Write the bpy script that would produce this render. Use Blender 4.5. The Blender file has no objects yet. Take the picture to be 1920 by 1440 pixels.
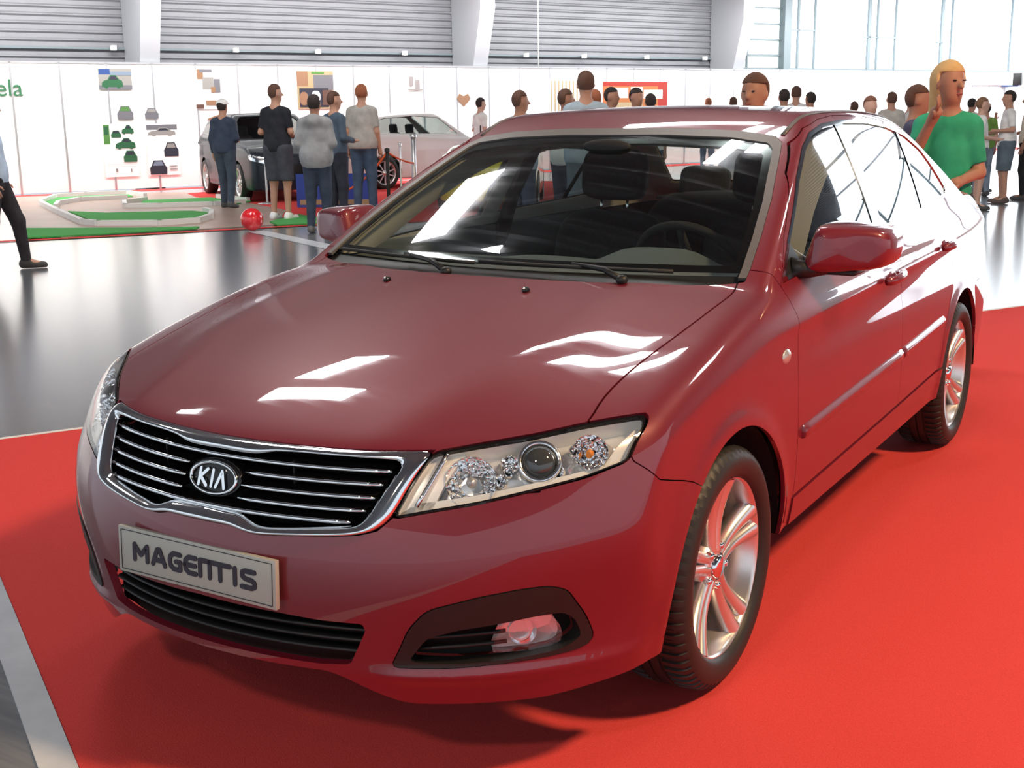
import bpy, bmesh, math, random
import numpy as np
from mathutils import Vector, Matrix
random.seed(7)
scene = bpy.context.scene
COL = scene.collection

# ---------------------------------------------------------------- camera
CAM = (1.98795, -2.84421, 1.49970, math.radians(-31.60218), math.radians(12.61806), math.radians(-.780874), 2287.9)
def make_camera():
    x, y, z, yaw, pitch, roll, f = CAM
    fw = Vector((math.sin(yaw)*math.cos(pitch), math.cos(yaw)*math.cos(pitch), -math.sin(pitch)))
    r = Vector((math.cos(yaw), -math.sin(yaw), 0)); u = r.cross(fw)
    c, s = math.cos(roll), math.sin(roll)
    r2 = c*r+s*u; u2 = -s*r+c*u
    m = Matrix((r2, u2, -fw)).transposed().to_4x4(); m.translation = (x, y, z)
    cd = bpy.data.cameras.new('camera'); cd.sensor_width = 36; cd.lens = f/1920*36
    cd.clip_start = .05; cd.clip_end = 300
    o = bpy.data.objects.new('camera', cd); COL.objects.link(o); o.matrix_world = m
    scene.camera = o
make_camera()

# ---------------------------------------------------------------- world, lights, exposure
scene.view_settings.view_transform = 'Standard'
scene.view_settings.look = 'None'
scene.view_settings.exposure = 0.0
scene.view_settings.gamma = 1
scene.view_settings.use_curve_mapping = False
w = bpy.data.worlds.new('daylight'); scene.world = w; w.use_nodes = True
bg = w.node_tree.nodes['Background']
bg.inputs[0].default_value = (.80, .90, 1.0, 1); bg.inputs[1].default_value = 1.0
def area(name, loc, target, sx, sy, power, color):
    l = bpy.data.lights.new(name, 'AREA'); l.shape = 'RECTANGLE'; l.size = sx; l.size_y = sy
    l.energy = power; l.color = color
    o = bpy.data.objects.new(name, l); COL.objects.link(o); o.location = loc
    d = Vector(target)-Vector(loc); o.rotation_euler = d.to_track_quat('-Z', 'Y').to_euler()
    return o
# rows of booth floodlights that wash the white partition wall, an unseen light added to brighten the corrugated wall, and warm floodlights over the near carpet
for nm, p, w_, pw, th in (('booth_floodlights', (-11.6, 26.2, 4.3), .5, 4300, 33), ('wall_fill_light', (-7.5, 24.5, 8.6), 1.5, 420, 52)):
    area(nm, p, (0, 0, 0), 70, w_, pw, (1.0, .98, .96)).rotation_euler = (math.radians(th), 0, math.radians(66.588))
area('flood_warm', (6.0, .8, 7.0), (1.9, .4, 0), .8, .8, 700, (1.0, .66, .36))
area('flood_front', (1.0, -7.5, 6.5), (.3, -.8, .5), .6, .6, 160, (1.0, .86, .70))
scene.cycles.use_denoising = True
scene.cycles.max_bounces = 8
scene.cycles.transparent_max_bounces = 12

# ---------------------------------------------------------------- materials
def mat(name, col, rough=.5, metal=0, coat=0, coat_rough=.02, emit=None, estr=0, spec=None, trans=0, ior=1.45, alpha=1):
    m = bpy.data.materials.new(name); m.use_nodes = True
    b = m.node_tree.nodes['Principled BSDF']
    b.inputs['Base Color'].default_value = (*col, 1)
    b.inputs['Roughness'].default_value = rough
    b.inputs['Metallic'].default_value = metal
    b.inputs['Coat Weight'].default_value = coat
    b.inputs['Coat Roughness'].default_value = coat_rough
    b.inputs['IOR'].default_value = ior
    b.inputs['Transmission Weight'].default_value = trans
    if spec is not None: b.inputs['Specular IOR Level'].default_value = spec
    if emit: b.inputs['Emission Color'].default_value = (*emit, 1); b.inputs['Emission Strength'].default_value = estr
    b.inputs['Alpha'].default_value = alpha
    return m
def noise_mat(name, c1, c2, scale=20, rough=.8, metal=0, bump=0, stretch=(1, 1, 1), detail=4, spec=None, rough2=None):
    m = mat(name, c1, rough, metal, spec=spec); nt = m.node_tree; b = nt.nodes['Principled BSDF']
    tc = nt.nodes.new('ShaderNodeTexCoord'); mp = nt.nodes.new('ShaderNodeMapping'); mp.inputs['Scale'].default_value = stretch
    nz = nt.nodes.new('ShaderNodeTexNoise'); nz.inputs['Scale'].default_value = scale; nz.inputs['Detail'].default_value = detail
    rp = nt.nodes.new('ShaderNodeValToRGB'); rp.color_ramp.elements[0].color = (*c1, 1); rp.color_ramp.elements[1].color = (*c2, 1)
    rp.color_ramp.elements[0].position = .3; rp.color_ramp.elements[1].position = .7
    L = nt.links.new
    L(tc.outputs['Object'], mp.inputs[0]); L(mp.outputs[0], nz.inputs['Vector']); L(nz.outputs[0], rp.inputs[0]); L(rp.outputs[0], b.inputs['Base Color'])
    if bump:
        bp = nt.nodes.new('ShaderNodeBump'); bp.inputs['Strength'].default_value = bump; bp.inputs['Distance'].default_value = .01
        L(nz.outputs[0], bp.inputs['Height']); L(bp.outputs[0], b.inputs['Normal'])
    if rough2 is not None:
        mr = nt.nodes.new('ShaderNodeMapRange'); mr.inputs[3].default_value = rough; mr.inputs[4].default_value = rough2
        L(nz.outputs[0], mr.inputs[0]); L(mr.outputs[0], b.inputs['Roughness'])
    return m
def glass_mat(name, tint, refl_tint=(1, 1, 1), ior=1.5):
    # thin pane: mirror reflection by fresnel over a tinted see-through
    m = bpy.data.materials.new(name); m.use_nodes = True; nt = m.node_tree; nt.nodes.clear()
    out = nt.nodes.new('ShaderNodeOutputMaterial'); mx = nt.nodes.new('ShaderNodeMixShader')
    # Schlick reflectance, the same from both faces of the pane
    lw = nt.nodes.new('ShaderNodeLayerWeight'); pw = nt.nodes.new('ShaderNodeMath'); pw.operation = 'POWER'; pw.inputs[1].default_value = 5
    fr = nt.nodes.new('ShaderNodeMath'); fr.operation = 'MULTIPLY_ADD'; f0 = ((ior-1)/(ior+1))**2*1.7; fr.inputs[1].default_value = 1-f0; fr.inputs[2].default_value = f0
    lw.inputs['Blend'].default_value = .5
    nt.links.new(lw.outputs['Facing'], pw.inputs[0]); nt.links.new(pw.outputs[0], fr.inputs[0])
    tr = nt.nodes.new('ShaderNodeBsdfTransparent'); tr.inputs[0].default_value = (*tint, 1)
    gl = nt.nodes.new('ShaderNodeBsdfGlossy'); gl.inputs['Roughness'].default_value = .01; gl.inputs[0].default_value = (*refl_tint, 1)
    L = nt.links.new
    L(fr.outputs[0], mx.inputs[0]); L(tr.outputs[0], mx.inputs[1]); L(gl.outputs[0], mx.inputs[2]); L(mx.outputs[0], out.inputs[0])
    return m
M = {}
M['paint'] = mat('maroon_paint', (.180, .008, .021), .45, .12, coat=1.0, coat_rough=.015)
M['paint'].node_tree.nodes['Principled BSDF'].inputs['Coat IOR'].default_value = 1.55
M['chrome'] = mat('chrome', (.86, .87, .88), .07, 1)
M['dark_chrome'] = mat('dark_chrome', (.42, .43, .44), .12, 1)
M['satin'] = mat('alloy_silver', (.78, .77, .76), .30, .85, coat=.4)
M['black'] = mat('black_plastic', (.012, .012, .013), .45)
M['gloss_black'] = mat('gloss_black', (.006, .006, .007), .12)
M['void'] = mat('dark_void', (.004, .004, .004), .9)
M['rubber'] = mat('rubber', (.020, .019, .018), .62)
M['tyre'] = mat('tyre_rubber', (.022, .020, .018), .5)
M['seal'] = mat('window_seal', (.11, .10, .10), .4)
M['glass'] = glass_mat('car_glass', (.72, .80, .78))
M['side_glass'] = glass_mat('side_glass', (.50, .55, .54))
M['lens'] = glass_mat('lamp_lens', (.97, .98, .99), ior=1.45)
M['reflector'] = mat('lamp_reflector', (.90, .91, .93), .16, 1)
M['liner'] = mat('cabin_dark', (.018, .018, .020), .8)
M['headliner'] = mat('cabin_grey_trim', (.62, .58, .52), .8)
M['seat'] = noise_mat('seat_cloth', (.016, .017, .020), (.03, .031, .035), 80, .9)
M['dash'] = mat('dashboard_grey', (.10, .115, .12), .65)

# ---------------------------------------------------------------- object helpers
def link(name, me, parent=None, m=None):
    o = bpy.data.objects.new(name, me); COL.objects.link(o)
    if parent is not None: o.parent = parent
    if m is not None: me.materials.append(m)
    return o
def tag(o, label=None, cat=None, group=None, kind=None):
    if label: o['label'] = label
    if cat: o['category'] = cat
    if group: o['group'] = group
    if kind: o['kind'] = kind
    return o
def empty(name, loc=(0, 0, 0), rz=0):
    o = bpy.data.objects.new(name, None); COL.objects.link(o); o.location = loc; o.rotation_euler = (0, 0, rz)
    o.empty_display_size = .1
    return o
class MB:
    """collects simple shapes and links them as one mesh"""
    def __init__(s): s.v = []; s.f = []; s.sm = []
    def add(s, vs, fs, smooth=False):
        n = len(s.v); s.v += [tuple(v) for v in vs]; s.f += [tuple(i+n for i in f) for f in fs]; s.sm += [smooth]*len(fs)
        return s
    def box(s, x0, x1, y0, y1, z0, z1, M4=None):
        v = [(x, y, z) for x in (x0, x1) for y in (y0, y1) for z in (z0, z1)]
        if M4 is not None: v = [M4 @ Vector(p) for p in v]
        return s.add(v, [(0, 1, 3, 2), (4, 6, 7, 5), (0, 4, 5, 1), (2, 3, 7, 6), (0, 2, 6, 4), (1, 5, 7, 3)])
    def tube(s, pts, rad, seg=8, closed=False, caps=True, smooth=True, flat=None):
        pts = [Vector(p) for p in pts]; n = len(pts)
        rads = rad if isinstance(rad, (list, tuple)) else [rad]*n
        vs = []; up = None
        for i, p in enumerate(pts):
            if closed: t = pts[(i+1) % n]-pts[i-1]
            else: t = pts[min(i+1, n-1)]-pts[max(i-1, 0)]
            t.normalize()
            if up is None:
                up = Vector((0, 0, 1)) if abs(t.z) < .9 else Vector((1, 0, 0))
            a = (up-t*up.dot(t)).normalized(); up = a; b = t.cross(a)
            for k in range(seg):
                th = 2*math.pi*k/seg
                vs.append(p+rads[i]*(math.cos(th)*a*(flat or 1)+math.sin(th)*b))
        fs = []
        for i in range(n if closed else n-1):
            j = (i+1) % n
            for k in range(seg):
                fs.append((i*seg+k, i*seg+(k+1) % seg, j*seg+(k+1) % seg, j*seg+k))
        if caps and not closed:
            fs.append(tuple(range(seg))[::-1]); fs.append(tuple((n-1)*seg+k for k in range(seg)))
        return s.add(vs, fs, smooth)
    def lathe(s, prof, seg=32, M4=None, smooth=True, a0=0, a1=2*math.pi):
        # profile of (radius, height) turned about z
        full = abs(a1-a0-2*math.pi) < 1e-6; cols = seg if full else seg+1
        vs = []
        for (r, h) in prof:
            for k in range(cols):
                th = a0+(a1-a0)*k/seg
                v = Vector((r*math.cos(th), r*math.sin(th), h)); vs.append(M4 @ v if M4 is not None else v)
        fs = []
        for i in range(len(prof)-1):
            for k in range(seg):
                k2 = (k+1) % cols
                fs.append((i*cols+k, i*cols+k2, (i+1)*cols+k2, (i+1)*cols+k))
        return s.add(vs, fs, smooth)
    def sphere(s, c, r, seg=16, rings=10, sc=(1, 1, 1), rot=None):
        vs = []; fs = []
        for i in range(rings+1):
            ph = math.pi*i/rings
            for k in range(seg):
                th = 2*math.pi*k/seg
                v = Vector((r*sc[0]*math.sin(ph)*math.cos(th), r*sc[1]*math.sin(ph)*math.sin(th), r*sc[2]*math.cos(ph)))
                if rot is not None: v = rot @ v
                vs.append(Vector(c)+v)
        for i in range(rings):
            for k in range(seg):
                fs.append((i*seg+k, (i+1)*seg+k, (i+1)*seg+(k+1) % seg, i*seg+(k+1) % seg))
        return s.add(vs, fs, True)
    def prism(s, poly, fn0, fn1, smooth=False):
        # poly of 2D points mapped by fn0 / fn1 to the two ends
        n = len(poly); v = [fn0(*p) for p in poly]+[fn1(*p) for p in poly]
        f = [tuple(range(n))[::-1], tuple(range(n, 2*n))]+[(i, (i+1) % n, n+(i+1) % n, n+i) for i in range(n)]
        return s.add(v, f, smooth)
    def build(s, name, m=None, parent=None, bevel=0, segs=2, sub=0, weld=False):
        me = bpy.data.meshes.new(name); me.from_pydata([tuple(v) for v in s.v], [], s.f)
        bm = bmesh.new(); bm.from_mesh(me)
        if weld: bmesh.ops.remove_doubles(bm, verts=bm.verts, dist=1e-5)
        bmesh.ops.recalc_face_normals(bm, faces=bm.faces)
        if not weld:
            for f, q in zip(bm.faces, s.sm): f.smooth = q
        if bevel:
            ed = [e for e in bm.edges if len(e.link_faces) == 2 and e.calc_face_angle(0) > .6]
            bmesh.ops.bevel(bm, geom=ed, offset=bevel, segments=segs, affect='EDGES', profile=.5, clamp_overlap=True)
            for f in bm.faces: f.smooth = True
        bm.to_mesh(me); bm.free()
        if bevel:
            try: me.set_sharp_from_angle(angle=.7)
            except Exception: pass
        o = link(name, me, parent, m)
        if sub:
            md = o.modifiers.new('sub', 'SUBSURF'); md.levels = sub; md.render_levels = sub
            for p in me.polygons: p.use_smooth = True
        return o
# ---------------------------------------------------------------- car body as one smooth implicit surface
import numpy as np
def interp(xs, ys):
    # monotone-ish natural cubic spline through the knots, linear outside
    xs = np.array(xs, float); ys = np.array(ys, float); n = len(xs)
    h = np.diff(xs); A = np.zeros((n, n)); b = np.zeros(n)
    A[0, 0] = A[-1, -1] = 1
    for i in range(1, n-1):
        A[i, i-1] = h[i-1]; A[i, i] = 2*(h[i-1]+h[i]); A[i, i+1] = h[i]
        b[i] = 3*((ys[i+1]-ys[i])/h[i]-(ys[i]-ys[i-1])/h[i-1])
    c = np.linalg.solve(A, b)
    bb = (ys[1:]-ys[:-1])/h-h*(2*c[:-1]+c[1:])/3
    d = (c[1:]-c[:-1])/(3*h)
    def f(x):
        x = np.asarray(x, float)
        xc = np.clip(x, xs[0], xs[-1])
        i = np.clip(np.searchsorted(xs, xc)-1, 0, n-2)
        t = xc-xs[i]
        v = ys[i]+bb[i]*t+c[i]*t*t+d[i]*t**3
        te = h[-1]
        s0 = bb[0]; s1 = bb[-1]+2*c[-2]*te+3*d[-1]*te*te
        return v+np.where(x < xs[0], (x-xs[0])*s0, 0)+np.where(x > xs[-1], (x-xs[-1])*s1, 0)
    return f
def smax(a, b, k):
    h = np.maximum(k-np.abs(a-b), 0)/k
    return np.maximum(a, b)+h*h*h*k/6
def smin(a, b, k):
    return -smax(-a, -b, k)
def sstep(a, b, x):
    t = np.clip((x-a)/(b-a), 0, 1)
    return t*t*(3-2*t)
HOODZ = interp([-1.0, -.88, -.7, -.45, -.1, .25, .5], [.715, .775, .855, .925, .99, 1.035, 1.05])
HOODC = interp([-1.0, -.7, -.5, -.1, .25, .5, 2.5, 3.8], [.11, .12, .095, .065, .045, .04, .035, .05])
DECKZ = interp([.5, 1.0, 1.6, 2.4, 3.0, 3.5, 3.75, 3.9], [1.05, 1.065, 1.085, 1.115, 1.13, 1.125, 1.105, 1.08])
WID = interp([-1.0, -.5, 0, .6, 1.4, 2.2, 2.8, 3.3, 3.8], [.885, .897, .905, .905, .905, .902, .895, .866, .805])
SEC = interp([.15, .25, .38, .60, .80, .93, 1.0, 1.08, 1.2], [-.060, -.034, -.010, 0, -.006, -.022, -.048, -.085, -.16])
FRZ = interp([.15, .25, .36, .48, .58, .66, .74, .80, .9], [-.915, -.962, -.980, -.994, -.984, -.952, -.908, -.873, -.79])
RRZ = interp([.15, .3, .5, .7, .9, 1.05, 1.15], [3.74, 3.78, 3.80, 3.79, 3.75, 3.72, 3.70])
ROOFZ = interp([.6, 1.0, 1.3, 1.7, 2.1, 2.5, 3.0], [1.40, 1.460, 1.495, 1.512, 1.502, 1.465, 1.385])
def Fbody(x, y, z):
    ax = np.abs(x)
    # lower body
    zc = .905+.018*(y-.4)
    crease = .010*np.exp(-((z-zc)/.030)**2)*sstep(.0, .7, y)-.006*np.exp(-((z-zc+.09)/.06)**2)*sstep(.2, .9, y)
    r = np.sqrt(y**2+(z-.322)**2); r2 = np.sqrt((y-2.72)**2+(z-.322)**2)
    flare = .010*np.exp(-((r-.385)/.045)**2)+.010*np.exp(-((r2-.385)/.045)**2)
    side = ax-(WID(y)+SEC(z)+crease+flare)
    q = (ax/.75)**2
    hood = HOODZ(y)-HOODC(y)*q
    # raised fender line beside the hood
    deck = DECKZ(y)-HOODC(y)*q
    ztop = hood*(1-sstep(.35, .55, y))+deck*sstep(.35, .55, y)
    # two soft creases that run along the hood
    xc = .52-.16*sstep(-.2, -1.0, y)
    ztop = ztop+.005*np.exp(-((ax-xc)/.09)**2)*(1-sstep(.2, .6, y))
    top = (z-ztop)*.97
    low = sstep(.62, .35, z)
    yo = .43*ax**2+(.22+.16*low)*ax**6
    yo = yo-.014*np.exp(-((z-.292)/.020)**2)*sstep(.36, .52, ax)
    front = (FRZ(z)+yo-y)*.9
    rear = (y-(RRZ(z)-.22*ax**2-.15*ax**6))*.95
    f = smax(side, top, .10)
    f = smax(f, front, .06)
    f = smax(f, rear, .12)
    # greenhouse
    zz = z-1.05
    xg = .845-.40*zz-.26*zz*zz-.024*((y-1.8)/1.2)**2
    roof = (z-(ROOFZ(y)-.055*ax**2-.02*ax**4))
    ws = (.273+2.08*(z-1.019)-.8*(z-1.019)*(1.41-z)+.22*ax**2-y)*.43
    rw = (y-(3.20-2.1*(z-1.12)-.20*ax**2))*.43
    g = smax(ax-xg, roof, .09)
    g = smax(g, ws, .05)
    g = smax(g, rw, .06)
    g = smax(g, .97-z, .03)
    return smin(f, g, .035)
def Gbody(P, e=1e-4):
    x, y, z = P[:, 0], P[:, 1], P[:, 2]
    return np.stack([Fbody(x+e, y, z)-Fbody(x-e, y, z), Fbody(x, y+e, z)-Fbody(x, y-e, z), Fbody(x, y, z+e)-Fbody(x, y, z-e)], 1)/(2*e)
# ---------------------------------------------------------------- mesh of the smooth surface and the panel cutter
def nets(A, X, Y, Z, h):
    S = A < 0
    c = [S[a:S.shape[0]-1+a, b:S.shape[1]-1+b, d:S.shape[2]-1+d] for a in (0, 1) for b in (0, 1) for d in (0, 1)]
    cnt = sum(q.astype(np.int8) for q in c)
    act = (cnt > 0) & (cnt < 8)
    idx = np.full(act.shape, -1, np.int64); ii = np.argwhere(act); idx[act] = np.arange(len(ii))
    # vertex = mean of the edge crossings
    acc = np.zeros((len(ii), 3)); n = np.zeros(len(ii)); cs = [(a, b, d) for a in (0, 1) for b in (0, 1) for d in (0, 1)]
    val = {t: A[ii[:, 0]+t[0], ii[:, 1]+t[1], ii[:, 2]+t[2]].astype(float) for t in cs}
    for p in cs:
        for ax in range(3):
            if p[ax] == 0:
                q = tuple(1 if k == ax else p[k] for k in range(3))
                a, b = val[p], val[q]; m = (a < 0) != (b < 0)
                t = np.where(m, a/np.where(m, a-b, 1), 0)
                pt = np.tile(np.array(p, float), (len(ii), 1)); pt[:, ax] = t
                acc[m] += pt[m]; n[m] += 1
    V = (ii+acc/n[:, None])*h+np.array([X[0], Y[0], Z[0]])
    F = []
    for ax in range(3):
        sl0 = [slice(None)]*3; sl1 = [slice(None)]*3; sl0[ax] = slice(0, -1); sl1[ax] = slice(1, None)
        a = S[tuple(sl0)]; b = S[tuple(sl1)]; e = np.argwhere(a != b); u, v = [k for k in range(3) if k != ax]
        ok = (e[:, u] > 0) & (e[:, v] > 0) & (e[:, u] < S.shape[u]-1) & (e[:, v] < S.shape[v]-1); e = e[ok]
        def at(du, dv):
            k = e.copy(); k[:, u] += du; k[:, v] += dv; return idx[k[:, 0], k[:, 1], k[:, 2]]
        q = np.stack([at(-1, -1), at(0, -1), at(0, 0), at(-1, 0)], 1)
        inside_first = a[e[:, 0], e[:, 1], e[:, 2]]
        flip = inside_first != (ax != 1)
        q[flip] = q[flip][:, ::-1]
        F.append(q)
    F = np.concatenate(F); F = F[(F >= 0).all(1)]
    return V, F
def surface_net(h=.0125):
    X = np.arange(-.03, 1.0, h); Y = np.arange(-1.10, 3.95, h); Z = np.arange(.12, 1.60, h)
    A = np.empty((len(X), len(Y), len(Z)), np.float32)
    yy, zz = np.meshgrid(Y, Z, indexing='ij')
    for i, x in enumerate(X): A[i] = Fbody(np.full_like(yy, x), yy, zz)
    V, F = nets(A, X, Y, Z, h)
    for _ in range(4):
        f = Fbody(V[:, 0], V[:, 1], V[:, 2]); g = Gbody(V)
        V = V-g*(f/np.maximum((g*g).sum(1), 1e-6))[:, None]
    g = Gbody(V); N = g/np.linalg.norm(g, axis=1)[:, None]
    T = np.concatenate([F[:, [0, 1, 2]], F[:, [0, 2, 3]]])
    return V, N, T
class Surf:
    def __init__(s, V, N, T): s.V, s.N, s.T = V, N, T
    def clip(s, d):
        """keep the part where the per-vertex scalar d < 0, cutting the triangles along d = 0"""
        d = np.where(np.abs(d) < 1e-7, 1e-7, d)
        V, N, T = s.V, s.N, s.T
        ins = d < 0; k = ins[T].sum(1)
        keep = T[k == 3]
        newT = [keep]; nv = len(V); extra = {}; EV = []; EN = []
        edges = []
        def cut(a, b):
            key = np.minimum(a, b)*nv+np.maximum(a, b); return key
        t1 = T[k == 1]; t2 = T[k == 2]
        def rot(t, want):
            m = ins[t] == want; r = np.argmax(m, 1)
            return np.stack([t[np.arange(len(t)), (r+i) % 3] for i in range(3)], 1)
        t1 = rot(t1, True); t2 = rot(t2, False)   # lone vertex first
        keys = np.concatenate([cut(t1[:, 0], t1[:, 1]), cut(t1[:, 0], t1[:, 2]), cut(t2[:, 0], t2[:, 1]), cut(t2[:, 0], t2[:, 2])])
        uk, inv = np.unique(keys, return_inverse=True)
        a = uk//nv; b = uk % nv; t = (d[a]/(d[a]-d[b]))[:, None]
        EV = V[a]*(1-t)+V[b]*t; EN = N[a]*(1-t)+N[b]*t; EN /= np.maximum(np.linalg.norm(EN, axis=1), 1e-9)[:, None]
        inv = inv.reshape(-1)+nv; n1, n2 = len(t1), len(t2)
        i01, i02 = inv[:n1], inv[n1:2*n1]; j01, j02 = inv[2*n1:2*n1+n2], inv[2*n1+n2:]
        newT.append(np.stack([t1[:, 0], i01, i02], 1))
        newT.append(np.stack([j01, t2[:, 1], t2[:, 2]], 1)); newT.append(np.stack([j01, t2[:, 2], j02], 1))
        T2 = np.concatenate(newT); V2 = np.concatenate([V, EV]); N2 = np.concatenate([N, EN])
        used = np.unique(T2); mp = np.full(len(V2), -1); mp[used] = np.arange(len(used))
        return Surf(V2[used], N2[used], mp[T2])
    def split(s, d, gap=.003):
        return s.clip(d+gap/2), s.clip(-d+gap/2)
    def mirrored(s):
        V = s.V*np.array([-1, 1, 1]); N = s.N*np.array([-1, 1, 1]); return Surf(V, N, s.T[:, ::-1])
    def both(s):
        m = s.mirrored(); n = len(s.V)
        return Surf(np.concatenate([s.V, m.V]), np.concatenate([s.N, m.N]), np.concatenate([s.T, m.T+n]))
    def offset(s, d): return Surf(s.V+s.N*d, s.N, s.T)
    def build(s, name, m, parent, flange=.012, flip=False, thick=False):
        V, N, T = s.V, s.N, s.T
        if len(T) == 0: print('EMPTY', name); return None
        if flange:
            e = np.concatenate([T[:, [0, 1]], T[:, [1, 2]], T[:, [2, 0]]])
            key = np.minimum(e[:, 0], e[:, 1])*len(V)+np.maximum(e[:, 0], e[:, 1])
            uk, ix, ct = np.unique(key, return_index=True, return_counts=True)
            be = e[ix[ct == 1]]
            be = be[~((np.abs(V[be[:, 0], 0]) < 1e-4) & (np.abs(V[be[:, 1], 0]) < 1e-4))]
            if len(be):
                a, b = be[:, 0], be[:, 1]; n = len(V); k = len(be)
                P = np.concatenate([V[a], V[b], V[b]-N[b]*flange, V[a]-N[a]*flange])
                tang = V[b]-V[a]; fn = np.cross(N[a], tang); fn = -fn/np.maximum(np.linalg.norm(fn, axis=1), 1e-9)[:, None]
                r = np.arange(k)+n
                T = np.concatenate([T, np.stack([r, r+2*k, r+k], 1), np.stack([r, r+3*k, r+2*k], 1)])
                V = np.concatenate([V, P]); N = np.concatenate([N, fn, fn, fn, fn])
        if thick:
            n = len(s.V); V = np.concatenate([V, s.V-s.N*thick]); N = np.concatenate([N, -s.N]); T = np.concatenate([T, s.T[:, ::-1]+len(V)-n])
        if flip: T = T[:, ::-1]; N = -N
        me = bpy.data.meshes.new(name)
        me.vertices.add(len(V)); me.vertices.foreach_set('co', V.astype(np.float32).ravel())
        me.loops.add(len(T)*3); me.loops.foreach_set('vertex_index', T.astype(np.int32).ravel())
        me.polygons.add(len(T)); me.polygons.foreach_set('loop_start', np.arange(0, len(T)*3, 3, dtype=np.int32))
        me.polygons.foreach_set('loop_total', np.full(len(T), 3, np.int32))
        me.update(calc_edges=True)
        me.polygons.foreach_set('use_smooth', np.ones(len(T), bool))
        me.normals_split_custom_set_from_vertices([tuple(q) for q in N])
        return link(name, me, parent, m)
def chaikin(P, it=2, closed=True):
    P = np.array(P, float)
    for _ in range(it):
        Q = np.roll(P, -1, 0) if closed else P[1:]; A = P if closed else P[:-1]
        R = np.empty((2*len(A), 2)); R[0::2] = .75*A+.25*Q; R[1::2] = .25*A+.75*Q
        if not closed: R = np.concatenate([P[:1], R, P[-1:]])
        P = R
    return P
def roundc(P, r, seg=5):
    """polygon with every corner rounded by radius-ish r"""
    P = np.array(P, float); out = []; n = len(P)
    for i in range(n):
        a, b, c = P[i-1], P[i], P[(i+1) % n]
        u = a-b; v = c-b; lu, lv = np.linalg.norm(u), np.linalg.norm(v); t = min(r, lu*.45, lv*.45)
        p0 = b+u/lu*t; p1 = b+v/lv*t
        for k in range(seg+1):
            s_ = k/seg; out.append((1-s_)**2*p0+2*s_*(1-s_)*b+s_**2*p1)
    return np.array(out)
def sdf(px, py, P):
    """signed distance to polygon, negative inside"""
    P = np.asarray(P, float); d = np.full(px.shape, 1e9); ins = np.zeros(px.shape, bool)
    for i in range(len(P)):
        ax, ay = P[i]; bx, by = P[(i+1) % len(P)]
        ex, ey = bx-ax, by-ay; L = ex*ex+ey*ey
        if L < 1e-14: continue
        wx, wy = px-ax, py-ay; t = np.clip((wx*ex+wy*ey)/L, 0, 1)
        d = np.minimum(d, (wx-t*ex)**2+(wy-t*ey)**2)
        c = ((ay > py) != (by > py))
        with np.errstate(divide='ignore', invalid='ignore'):
            xi = ax+(py-ay)*ex/(ey if ey != 0 else 1e-12)
        ins ^= c & (px < xi)
    d = np.sqrt(d); return np.where(ins, -d, d)
def surf_x(y, z, x0=.88):
    """side surface: x where F = 0 for given y, z"""
    y = np.atleast_1d(np.asarray(y, float)); z = np.broadcast_to(np.asarray(z, float), y.shape)
    lo = np.full(y.shape, .3); hi = np.full(y.shape, 1.1)
    for _ in range(40):
        m = (lo+hi)/2; f = Fbody(m, y, z); lo = np.where(f < 0, m, lo); hi = np.where(f < 0, hi, m)
    return lo
def surf_y(x, z):
    """front surface: y where F = 0 for given x, z"""
    x = np.atleast_1d(np.asarray(x, float)); z = np.broadcast_to(np.asarray(z, float), x.shape)
    lo = np.full(x.shape, -1.3); hi = np.full(x.shape, .0)
    for _ in range(40):
        m = (lo+hi)/2; f = Fbody(x, m, z); hi = np.where(f < 0, m, hi); lo = np.where(f < 0, lo, m)
    return lo
def surf_z(x, y, zmax=1.3):
    x = np.atleast_1d(np.asarray(x, float)); y = np.broadcast_to(np.asarray(y, float), x.shape)
    lo = np.full(x.shape, .5); hi = np.full(x.shape, zmax)
    for _ in range(40):
        m = (lo+hi)/2; f = Fbody(x, y, m); lo = np.where(f < 0, m, lo); hi = np.where(f < 0, hi, m)
    return lo

# ---------------------------------------------------------------- outlines of the panels (metres, car axes)
P_GRILLE = [(0, .776), (.15, .776), (.30, .776), (.50, .779), (.496, .765), (.462, .652), (.437, .626), (.40, .616), (.34, .610), (.26, .605), (.17, .598), (.135, .600), (.10, .608), (0, .608)]
P_OPEN = [(0, .750), (.06, .749), (.115, .750), (.145, .759), (.20, .762), (.32, .762), (.436, .760), (.449, .755), (.4, .640), (.385, .632), (.34, .628), (.25, .620), (.175, .614), (.145, .617), (.105, .631), (0, .634)]
P_LAMP = [(.499, .777), (.576, .790), (.663, .802), (.748, .818), (.797, .824), (.838, .828), (.850, .820), (.856, .806), (.851, .744), (.791, .720), (.709, .701), (.622, .681), (.528, .664), (.462, .650)]
P_FOG = [(.458, .315), (.476, .350), (.503, .410), (.543, .456), (.641, .485), (.712, .497), (.754, .498), (.781, .484), (.800, .416), (.808, .358), (.803, .340), (.783, .329), (.734, .323), (.674, .320), (.581, .315)]
P_LOW = [(0, .311), (.30, .309), (.372, .315), (.414, .400), (.409, .416), (.318, .417), (.22, .423), (0, .430)]
P_WS = [(0, 1.434), (.20, 1.434), (.44, 1.424), (.575, 1.406), (.612, 1.385), (.644, 1.33), (.698, 1.229), (.735, 1.133), (.757, 1.056), (.766, 1.00), (.766, .90), (0, .90)]
P_DLO = [(.505, 1.008), (.66, 1.118), (.94, 1.284), (1.12, 1.372), (1.25, 1.417), (1.42, 1.442), (1.65, 1.452), (1.95, 1.447), (2.2, 1.427), (2.42, 1.388), (2.58, 1.325), (2.66, 1.25), (2.74, 1.15), (2.72, 1.118), (2.54, 1.104), (2.18, 1.088), (1.57, 1.070), (1.1, 1.045)]
def zsill(y): return .385+.022*(y-.4)
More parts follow.
